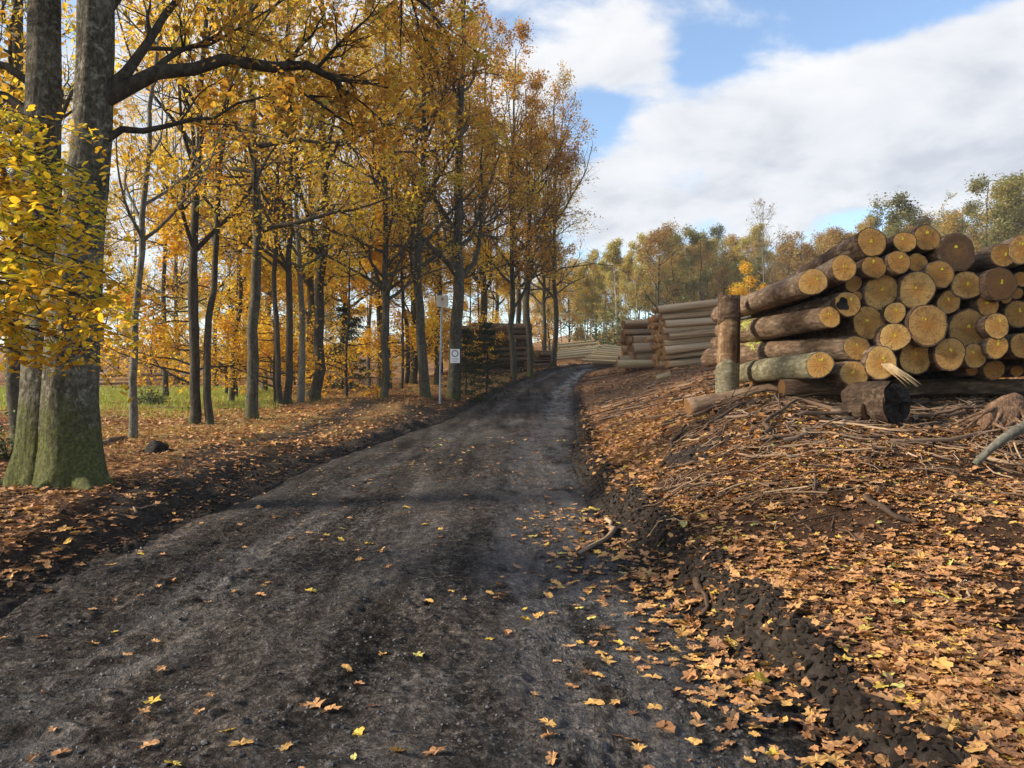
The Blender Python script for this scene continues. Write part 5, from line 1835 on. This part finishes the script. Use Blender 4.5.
NAMED = [
    ((762, 487), (828, 500), .020, .12, 'dark crooked branch lying on the leaves in the middle of the bank'),
    ((866, 500), (914, 520), .026, .05, 'black forked branch piece on the leaf bank, right of the dark crooked one'),
    ((700, 500), (722, 478), .014, .5, 'short greyish stick pointing up the bank near the road edge'),
    ((655, 490), (730, 465), .014, .5, 'slim stick lying below the black clod at the top of the bank'),
    ((960, 603), (968, 580), .010, .95, 'curved white stick on the bare earth at right'),
    ((930, 580), (945, 610), .012, .6, 'brown bent twig beside the curved white stick'),
    ((606, 520), (614, 548), .03, .75, 'stubby pale wood piece in the soil at the road edge'),
    ((690, 590), (712, 622), .028, .08, 'dark wet stick lying in the gutter along the right road edge'),
    ((718, 425), (905, 412), .022, .7, 'long straight pale pole lying along the front of the tangle'),
    ((880, 445), (1000, 405), .026, .6, 'long branch rising towards the root stump'),
    ((640, 408), (760, 416), .02, .4, 'brown branch lying left of the tangle, nearest the road'),
    ((128, 515), (150, 500), .012, .6, 'short pale curved stick on the muddy side track'),
]
for (a_, b_, r, t, lab) in NAMED:
    p, q_ = ground_at(*a_, 3, 14), ground_at(*b_, 3, 14)
    stick(p, q_, r, lab, None, rgs, tint=t, wig=.5)
p, q_ = ground_at(100, 446, 8, 25), ground_at(138, 439, 8, 25)
stick(p, q_, .06, 'mossy fallen branch lying at the foot of the slender leaning tree', None, rgs, tint=.25)
p, q_ = ground_at(150, 408, 14, 40), ground_at(192, 411, 14, 40)
stick(p, q_, .05, 'bare fallen branch on the grass left of the dark pair of trunks', None, rgs, tint=.2)
p, q_ = at(974, 470, 7.0), at(1032, 424, 7.1)
p.z = float(surf(p.x, p.y)) + .02
b = Buf()
pts = np.array([p + (q_ - p) * t + Vector((0, 0, .05 * math.sin(3 * t))) for t in np.linspace(0, 1, 8)])
b.add(*tubes((pts - pts[0])[None], np.linspace(.028, .055, 8)[None] * np.array([1, 1.1, .95, 1.05, 1, 1.1, .95, 1]), 8), tint=.62)
tag(link('root_branch', b.mesh('root_branch', BARK['pale']), None, Vector(pts[0])), 'thick grey root leaning against the root stump at the right edge', 'branch')

stp = ground_at(1004, 432, 5, 12)
stump = empty('root_stump', stp, 'torn reddish brown root stump with spreading roots at the right edge', 'stump')
b = Buf()
v, q = lumpy_tube(np.array([[.05, .1, -.12], [.05, .08, .05], [.1, .06, .18], [.16, .04, .28], [.2, .02, .34], [.22, 0, .36]]), np.array([.27, .22, .17, .13, .09, .02]), 40, 2.2, .45, .3, 60, .35)
b.add(v, q, tint=np.clip(.36 + .75 * fbm(np.arange(len(q)) % 40 * .9, np.arange(len(q)) // 40 * .13, 3), 0, 1))
link('core', b.mesh('stump_core', ROOTM), stump)
for k in range(30):
    a = rgs.uniform(1.9, 6.0)
    L = rgs.uniform(.25, .85)
    s = np.linspace(0, 1, 7)
    bend_ = rgs.uniform(-.9, .9)
    P = np.stack([.08 + np.cos(a + bend_ * s) * (.1 + s * L), .05 + np.sin(a + bend_ * s) * (.1 + s * L), rgs.uniform(.14, .36) * (1 - s) ** 1.3 + .04 * np.sin(s * 6 + k)], -1)
    for j in range(7):
        P[j, 2] = max(P[j, 2] * .8, float(surf(P[j, 0] + stp.x, P[j, 1] + stp.y)) - stp.z + .012)
    b = Buf()
    b.add(*tubes(P[None], (np.linspace(.04, .006, 7) * rgs.uniform(.35, 1.1) * (1 + .2 * rgs.normal(size=7)))[None], 6), tint=rgs.uniform(.25, .65))
    link('root', b.mesh('stump_root', ROOTM), stump)
cut = ground_at(158, 452, 8, 30)
o = empty('tree_stump', cut, 'small dark rotten stump in the grass by the side track', 'stump')
o.scale = (.8, .8, .5)
b = Buf()
v, q = lumpy_tube(np.array([[0, 0, -.1], [0, 0, .1], [.02, 0, .22], [.04, 0, .3], [.05, 0, .31]]), np.array([.2, .18, .17, .15, .02]), 20, 9.1, .3, .3)
b.add(v, q)
link('wood', b.mesh('stump_wood', LOGB['char']), o)
b = Buf()
for k in range(4):
    a = k * 1.6
    P = np.array([[np.cos(a) * s * .5, np.sin(a) * s * .5, .12 * (1 - s) + .0] for s in np.linspace(.2, 1, 5)])
    b.add(*tubes(P[None], np.linspace(.06, .015, 5)[None], 6))
link('roots', b.mesh('stump_roots', LOGB['char']), o)

# loose twigs too small to pick apart
n = 1900
px = rgs.uniform(660, 1100, n)
y = rgs.uniform(5.5, 11, n) ** 1.0
x = (px - 512) / F * y
yt = y
wgt = rgs.random(n) < np.interp(y, [5.5, 7, 8.2, 10, 11], [.12, .4, 1, 1, .3])
x, y = x[wgt], y[wgt]
keep = x > road_r(y) + .4
x, y = x[keep], y[keep]
n = len(x)
a = rgs.normal(.3, 1.3, n)
L = rgs.uniform(.08, .42, n)
t = np.linspace(0, 1, 4)[None]
TX = x[:, None] + np.cos(a)[:, None] * L[:, None] * t + rgs.normal(size=(n, 4)) * .012
TY = y[:, None] + np.sin(a)[:, None] * L[:, None] * t + rgs.normal(size=(n, 4)) * .012
TZ = surf(TX, TY) + rgs.uniform(.004, .05, (n, 1)) + rgs.uniform(0, .03, (n, 4))
b = Buf()
v, q = tubes(np.stack([TX, TY, TZ], -1), np.repeat(rgs.uniform(.003, .009, (n, 1)), 4, 1), 4)
b.add(v, q, tint=np.repeat(np.clip(rgs.normal(.4, .25, n), 0, 1), 12))
tag(link('twig_litter', b.mesh('twig_litter', STICKM)), 'tangle of fine twigs and bark shreds strewn in front of the log pile', 'twigs', kind='stuff')
n = 1500
y = rgs.uniform(15, 60, n)
x = road_r(y) + .6 + rgs.random(n) * 22
a = rgs.uniform(0, 6.3, n)
L = rgs.uniform(.2, 1.0, n)
TX = x[:, None] + np.cos(a)[:, None] * L[:, None] * t
TY = y[:, None] + np.sin(a)[:, None] * L[:, None] * t
TZ = surf(TX, TY) + rgs.uniform(.01, .08, (n, 1))
b = Buf()
v, q = tubes(np.stack([TX, TY, TZ], -1), np.repeat(rgs.uniform(.008, .03, (n, 1)), 4, 1), 4)
b.add(v, q, tint=np.repeat(np.clip(rgs.normal(.55, .25, n), 0, 1), 12))
tag(link('brushwood', b.mesh('brushwood', STICKM)), 'brushwood and wood scraps scattered over the far clearing', 'brushwood', kind='stuff')

# ------------------------------------------------------------------ clods and stones
ICO = None


def ico():
    p = (1 + 5 ** .5) / 2
    v = np.array([(-1, p, 0), (1, p, 0), (-1, -p, 0), (1, -p, 0), (0, -1, p), (0, 1, p), (0, -1, -p), (0, 1, -p), (p, 0, -1), (p, 0, 1), (-p, 0, -1), (-p, 0, 1)], float)
    f = np.array([(0, 11, 5), (0, 5, 1), (0, 1, 7), (0, 7, 10), (0, 10, 11), (1, 5, 9), (5, 11, 4), (11, 10, 2), (10, 7, 6), (7, 1, 8), (3, 9, 4), (3, 4, 2), (3, 2, 6), (3, 6, 8), (3, 8, 9), (4, 9, 5), (2, 4, 11), (6, 2, 10), (8, 6, 7), (9, 8, 1)])
    return norm(v), f


def rocks(x, y, size, rg_, sink=.3, flat=.65):
    v0, f0 = ico()
    n = len(x)
    V = v0[None] * (1 + .36 * rg_.normal(size=(n, 12, 1))).clip(.35, 1.7)
    V = V * np.stack([rg_.uniform(.7, 1.3, n), rg_.uniform(.7, 1.3, n), rg_.uniform(.5, .9, n) * flat / .65], -1)[:, None]
    a = rg_.uniform(0, 6.28, n)
    ca, sa = np.cos(a)[:, None], np.sin(a)[:, None]
    V = np.stack([V[..., 0] * ca - V[..., 1] * sa, V[..., 0] * sa + V[..., 1] * ca, V[..., 2]], -1) * size[:, None, None]
    z = surf(x, y)
    V += np.stack([x, y, z + size * flat * (1 - sink) * .5], -1)[:, None]
    F_ = (f0[None] + np.arange(n)[:, None, None] * 12).reshape(-1, 3)
    return V.reshape(-1, 3), F_


rgc = np.random.default_rng(21)
n = 5200
y = 1.8 + rgc.random(n) ** 1.7 * 26
x = road_r(y) + rgc.normal(.2, .10, n)
sz_ = np.exp(rgc.normal(-4.15, .45, n)).clip(.005, .03)
V1, F1 = rocks(x, y, sz_, rgc)
n = 2000
y2 = 4 + rgc.random(n) ** 1.5 * 36
x2 = road_l(y2) - np.abs(rgc.normal(.22, .2, n))
s2 = np.exp(rgc.normal(-4.2, .5, n)).clip(.008, .05)
V2, F2 = rocks(x2, y2, s2, rgc)
n = 1100
y3 = 3.5 + rgc.random(n) ** 1.4 * 22
x3 = road_l(y3) - rgc.random(n) * track_l(y3) * 1.1
s3 = np.exp(rgc.normal(-4.3, .45, n)).clip(.006, .04)
V3, F3 = rocks(x3, y3, s3, rgc)
b = Buf()
for V_, F_ in ((V1, F1), (V2, F2), (V3, F3)):
    b.add(V_, None, F_)
tag(link('soil_clods', b.mesh('soil_clods', SOIL, False)), 'dark crumbling soil clods along both road edges and the side track', 'soil', kind='stuff')
n = 9000
y = 2.6 + rgc.random(n) ** 1.3 * 9
x = road_r(y) + .3 + rgc.random(n) * (.66 * y + .6)
V1, F1 = rocks(x, y, np.exp(rgc.normal(-4.9, .45, n)).clip(.004, .022), rgc, .4)
b = Buf()
b.add(V1, None, F1)
tag(link('earth_crumbs', b.mesh('earth_crumbs', CRUMB, False)), 'brown crumbs of bare earth between the leaves on the bank', 'earth', kind='stuff')
n = 9000
y = 2.2 + rgc.random(n) ** 1.6 * 9
u = rgc.uniform(-.97, .97, n)
x = (road_l(y) + road_r(y)) / 2 + u * (road_r(y) - road_l(y)) / 2
V1, F1 = rocks(x, y, np.exp(rgc.normal(-5.25, .4, n)).clip(.003, .013), rgc, .5)
b = Buf()
b.add(V1, None, F1)
tag(link('road_gravel', b.mesh('road_gravel', STONE, False)), 'loose gravel and small stones on the dark road', 'gravel', kind='stuff')
# one large black clod at the top of the bank
cp = ground_at(694, 455, 5, 14)
b = Buf()
xx = cp.x + rgc.normal(0, .22, 160)
yy = cp.y + rgc.normal(0, .16, 160)
V1, F1 = rocks(xx, yy, rgc.uniform(.015, .065, 160), rgc, .1)
b.add(V1 - np.array(cp), None, F1)
tag(link('soil_heap', b.mesh('soil_heap', SOIL), None, cp), 'lump of black earth at the top of the bank below the lying log', 'soil heap')

# ------------------------------------------------------------------ fallen leaves
def leaf_template(kind, rg_):
    """a lobed outline, 14 rim points and a centre, curled"""
    n = 20
    a = np.linspace(0, 2 * np.pi, n, endpoint=False)
    if kind == 0:      # oak: long with shallow lobes
        r = .5 * (1 + .26 * np.cos(a * 7 + .3))
        x, yv = np.cos(a) * r, np.sin(a) * r * .55
    elif kind == 1:    # maple: five points
        r = .39 + .11 * np.cos(a * 5) + .03 * np.cos(a * 10 + .6)
        x, yv = np.cos(a) * r, np.sin(a) * r
    elif kind == 2:    # beech: oval
        r = .5
        x, yv = np.cos(a) * r, np.sin(a) * r * .6
    else:
        r = .40 + .12 * np.cos(a * 4 + 1)
        x, yv = np.cos(a) * r, np.sin(a) * r * .8
    x = x + rg_.normal(size=n) * .04
    yv = yv + rg_.normal(size=n) * .04
    c1, c2 = rg_.uniform(.0, .5), rg_.uniform(-.35, .5)
    z = c1 * np.abs(yv) * .8 + c2 * x * x + rg_.normal(size=n) * .035
    v = np.concatenate([np.stack([x, yv, z], -1), [[0, 0, .0]]])
    v[:, 2] -= v[:, 2].min()
    t = np.stack([np.arange(n), (np.arange(n) + 1) % n, np.full(n, n)], -1)
    return v, t


rgv = np.random.default_rng(44)
TEMPL = [leaf_template((0, 3, 2, 1, 0, 2)[k % 6], rgv) for k in range(12)]


def rot_mats(n, tilt, rg_):
    a = rg_.uniform(0, 2 * np.pi, n)
    th = np.abs(rg_.normal(0, tilt, n))
    ph = rg_.uniform(0, 2 * np.pi, n)
    nz = np.stack([np.sin(th) * np.cos(ph), np.sin(th) * np.sin(ph), np.cos(th)], -1)
    x = np.stack([np.cos(a), np.sin(a), np.zeros(n)], -1)
    x = norm(x - nz * (x * nz).sum(1, keepdims=True))
    yv = np.cross(nz, x)
    return np.stack([x, yv, nz], -1)          # columns


LEAVES = {'x': [], 'y': [], 's': [], 't': [], 'tint': [], 'M': [], 'lift': []}


def strew(x, y, size, tmean, tsd, tilt, lift):
    n = len(x)
    LEAVES['x'].append(x)
    LEAVES['y'].append(y)
    LEAVES['s'].append(size * np.exp(rgv.normal(0, .22, n)))
    LEAVES['t'].append(rgv.integers(0, 12, n))
    LEAVES['tint'].append(np.clip(rgv.normal(tmean, tsd, n), .02, 1))
    LEAVES['M'].append(rot_mats(n, tilt, rgv))
    LEAVES['lift'].append(rgv.uniform(.001, lift, n))


def poly(n, ylo, yhi, xf, pw=1.0):
    y = ylo + (yhi - ylo) * rgv.random(n) ** pw
    return xf(y, n), y


# right bank, near
x, y = poly(21000, 1.9, 8.5, lambda y, n: road_r(y) + .02 + rgv.random(n) * (.72 * y + 1.2 - road_r(y)).clip(.6))
pat = fbm(x * 1.1 + 4, y * 1.3, 3)
dens = np.clip(.78 + 1.5 * pat + .5 * fbm(x * 4, y * 4, 2), .05, 1) * np.interp(x - road_r(y) + .10 * fbm(x * 1.8 + 3, y * 1.8, 3), [0, .07, .12, .30, .36, .5], [.3, .25, .06, .08, .8, 1])
patch = np.exp(-(((x - 3.0) / .75) ** 2 + ((y - 4.35) / .55) ** 2))      # bare earth
dens *= 1 - .85 * patch
k = rgv.random(len(x)) < dens
strew(x[k], y[k], .072, .46, .22, .28, .02)
# gutter along the right edge of the road
x, y = poly(2600, 1.9, 9, lambda y, n: road_r(y) - np.abs(rgv.normal(0, .42, n)))
k = rgv.random(len(x)) < np.interp(y, [2, 5, 9], [.17, .26, .2])
strew(x[k], y[k], .070, .56, .19, .28, .012)
x, y = poly(330, 1.9, 6.5, lambda y, n: road_r(y) + rgv.normal(.05, .2, n))
strew(x, y, .078, .56, .18, .5, .03)
# over the road
x, y = poly(330, 2.4, 18, lambda y, n: road_l(y) + rgv.random(n) * (road_r(y) - road_l(y)), 1.3)
strew(x, y, .066, .62, .22, .25, .01)
# left verge and side track
x, y = poly(13000, 3.0, 15, lambda y, n: road_l(y) - .05 - rgv.random(n) ** .8 * (.42 * y + 1.5))
q_ = (road_l(y) - x) / track_l(y)
tr = sstep(1.1, .85, q_ + .2 * fbm(x * 1.7, y * 1.2, 3)) * (1 - .6 * np.exp(-((q_ - .55) / .12) ** 2))
k = rgv.random(len(x)) < np.clip(.85 + .9 * fbm(x, y, 3), .1, 1) * (1 - .62 * tr) * np.interp(road_l(y) - x, [0, .2, .4], [.3, .7, 1])
strew(x[k], y[k], .078, .40, .2, .28, .02)
nl_near = sum(len(q) for q in LEAVES['x'])
A = {k: np.concatenate(v) for k, v in LEAVES.items()}
A['z'] = surf(A['x'], A['y']) + A['lift']
# the ones that show largest are things of their own
ppx = 512 + A['x'] / A['y'] * F
ppy = 384 - (A['z'] - EYE) / A['y'] * F
vis = (ppx > 4) & (ppx < 1020) & (ppy < 762)
ang_size = A['s'] / np.hypot(A['x'], A['y']) * vis
onroad = (A['x'] > road_l(A['y']) + .02) & (A['x'] < road_r(A['y']) - .02)
score = ang_size * np.where(onroad, 1.5, 1.0)
big = np.argsort(-score)[:300]
isbig = np.zeros(len(score), bool)
isbig[big] = True
NAMES = ['dark brown', 'russet brown', 'tan', 'orange tan', 'golden yellow', 'yellow green']
lm = {}
for i in big:
    bk = int(np.clip(A['tint'][i] * 6, 0, 5))
    ti = int(A['t'][i])
    if (ti, bk) not in lm:
        v, t = TEMPL[ti]
        lm[ti, bk] = make_mesh('fallen_leaf', v, None, t, LITTER, False, {'tint': np.full(len(t), (bk + .5) / 6)})
    o = bpy.data.objects.new('fallen_leaf', lm[ti, bk])
    COL.objects.link(o)
    M3 = A['M'][i]
    m4 = Matrix(M3.tolist()).to_4x4()
    o.matrix_basis = Matrix.Translation((A['x'][i], A['y'][i], A['z'][i])) @ m4 @ Matrix.Scale(float(A['s'][i]), 4)
    place = 'dark gravel road' if onroad[i] else ('bank beside the road' if A['x'][i] > 0 else 'verge opposite the bank')
    zx = 'left' if ppx[i] < 340 else ('middle' if ppx[i] < 680 else 'right')
    zy = 'lowest strip' if ppy[i] > 690 else ('lower part' if ppy[i] > 610 else 'higher up')
    szn = 'large ' if A['s'][i] > .095 else ('small ' if A['s'][i] < .068 else '')
    tag(o, '%s%s leaf on the %s, picture %s, %s' % (szn, NAMES[bk], place, zx, zy), 'leaf', '%s leaves on the %s' % (NAMES[bk], place))
b = Buf()
for ti in range(12):
    sel = np.where((A['t'] == ti) & ~isbig)[0]
    v, t = TEMPL[ti]
    V = np.einsum('nij,vj->nvi', A['M'][sel], v) * A['s'][sel][:, None, None] + np.stack([A['x'][sel], A['y'][sel], A['z'][sel]], -1)[:, None]
    T_ = (t[None] + np.arange(len(sel))[:, None, None] * len(v)).reshape(-1, 3)
    b.add(V.reshape(-1, 3), None, T_, np.repeat(A['tint'][sel], len(t)))
tag(link('fallen_leaves', b.mesh('fallen_leaves', LITTER, False)), 'carpet of brown and golden leaves covering the bank and road edges', 'leaves', kind='stuff')

# farther leaves: simple blades
FX, FY, FT, FS = [], [], [], []


def far_strew(n, ylo, yhi, xf, tmean, size, cond=None, pw=1.0):
    x, y = poly(n, ylo, yhi, xf, pw)
    k = rgv.random(n) < np.clip(.75 + .9 * fbm(x * .8, y * .8, 3), .1, 1)
    if cond is not None:
        k &= rgv.random(n) < cond(x, y)
    FX.append(x[k])
    FY.append(y[k])
    FS.append(np.full(k.sum(), size))
    FT.append(np.clip(rgv.normal(tmean, .18, k.sum()), 0, 1))


far_strew(16000, 8.3, 18, lambda y, n: road_r(y) + .15 + rgv.random(n) * (.7 * y), .5, .095)
far_strew(9000, 18, 40, lambda y, n: road_r(y) + .15 + rgv.random(n) * (.4 * y), .42, .12)
far_strew(26000, 13.5, 34, lambda y, n: road_l(y) - .3 - rgv.random(n) * (.62 * y), .42, .10, lambda x, y: 1 - .72 * sstep(1.1, .85, (road_l(y) - x) / track_l(y)) * np.clip((32 - y) / 6, 0, 1) * (1 - .7 * np.exp(-(((road_l(y) - x) / track_l(y) - .5) / .16) ** 2)))
far_strew(14000, 34, 66, lambda y, n: road_l(y) - 1 - rgv.random(n) * (.7 * y), .5, .16)
far_strew(3000, 5, 13, lambda y, n: road_l(y) - 5 - rgv.random(n) * 5, .4, .09)
far_strew(30000, 2.2, 11, lambda y, n: road_r(y) + .2 + rgv.random(n) * (.68 * y + .6), .30, .026, pw=1.2)
far_strew(9000, 3, 12, lambda y, n: road_l(y) - .1 - rgv.random(n) * (.5 * y), .25, .03, pw=1.2)
x, y, t, s = (np.concatenate(q) for q in (FX, FY, FT, FS))
c = np.stack([x, y, surf(x, y) + np.where(s < .05, .006, .02)], -1)
v, q = leaf_quads(c, s, rgv, flat=1.2, aspect=.75)
b = Buf()
b.add(v, q, tint=t)
tag(link('leaf_litter', b.mesh('leaf_litter', LITTER, False)), 'brown leaf litter spread over the woodland floor and the timber yard', 'leaf litter', kind='stuff')

# ------------------------------------------------------------------ dry grass
def grass(name, x, y, hgt, tint, label):
    n = len(x)
    a = rgv.uniform(0, 6.28, n)
    lean = rgv.uniform(.1, .7, n)
    w = rgv.uniform(.004, .008, n) * np.maximum(1, y / 14)
    z = surf(x, y)
    h_ = hgt * rgv.uniform(.5, 1.25, n)
    b0 = np.stack([x, y, z - .01], -1)
    sd = np.stack([np.cos(a + 1.57), np.sin(a + 1.57), np.zeros(n)], -1) * w[:, None]
    mid = b0 + np.stack([np.cos(a) * lean * h_ * .35, np.sin(a) * lean * h_ * .35, h_ * .6], -1)
    tip = b0 + np.stack([np.cos(a) * lean * h_, np.sin(a) * lean * h_, h_ * (1 - .35 * lean)], -1)
    V = np.stack([b0 - sd, b0 + sd, mid + sd * .7, mid - sd * .7, tip], 1).reshape(-1, 3)
    i = np.arange(n)[:, None] * 5
    q = np.concatenate([i, i + 1, i + 2, i + 3], 1)
    tt = np.concatenate([i + 3, i + 2, i + 4], 1)
    bme = make_mesh(name, V, q, tt, GRASSM, False, {'tint': np.concatenate([tint, tint])})
    tag(link(name, bme), label, 'grass', kind='stuff')


n = 17000
y = rgv.uniform(13, 36, n)
x = road_l(y) - .5 - rgv.random(n) * (.45 * y)
k = (rgv.random(n) < np.clip(.25 + 1.5 * fbm(x * .5, y * .4, 3), 0, 1)) & ((road_l(y) - x) > track_l(y) * 1.15)
x, y = x[k], y[k]
grass('dry_grass', x, y, .13, np.clip(rgv.normal(.30, .2, len(x)), 0, 1), 'straw coloured dry grass tufts among the leaves left of the road')
n = 16000
y = rgv.uniform(24, 50, n)
x = -.30 * y - rgv.random(n) * .4 * y
grass('meadow_grass', x, y, .2, np.clip(rgv.normal(.85, .15, n), 0, 1), 'short green grass of the small meadow behind the trees on the left')

# twigs and leaves of a plant are too many and too small to pick apart: joined parts of kind stuff
for o in list(COL.objects):
    if o.parent is not None and o.name.split('.')[0] in ('branches', 'crown', 'foliage', 'stems'):
        o['kind'] = 'stuff'

# ------------------------------------------------------------------ thin autumn haze
hm = bpy.data.materials.new('haze_air')
hm.use_nodes = True
hm.node_tree.nodes.clear()
H_ = NT(hm.node_tree)
ho = H_.n('ShaderNodeOutputMaterial')
pv = H_.n('ShaderNodeVolumePrincipled')
pv.inputs['Color'].default_value = (.86, .90, .95, 1)
pv.inputs['Density'].default_value = .0006
pv.inputs['Anisotropy'].default_value = .2
hm.node_tree.links.new(pv.outputs[0], ho.inputs['Volume'])
v, q = box((0, 390, 16), 1500, 1100, 44)
tag(link('haze', make_mesh('haze', v, q, None, hm, False)), 'thin autumn haze in the air over the clearing', 'haze', kind='stuff')
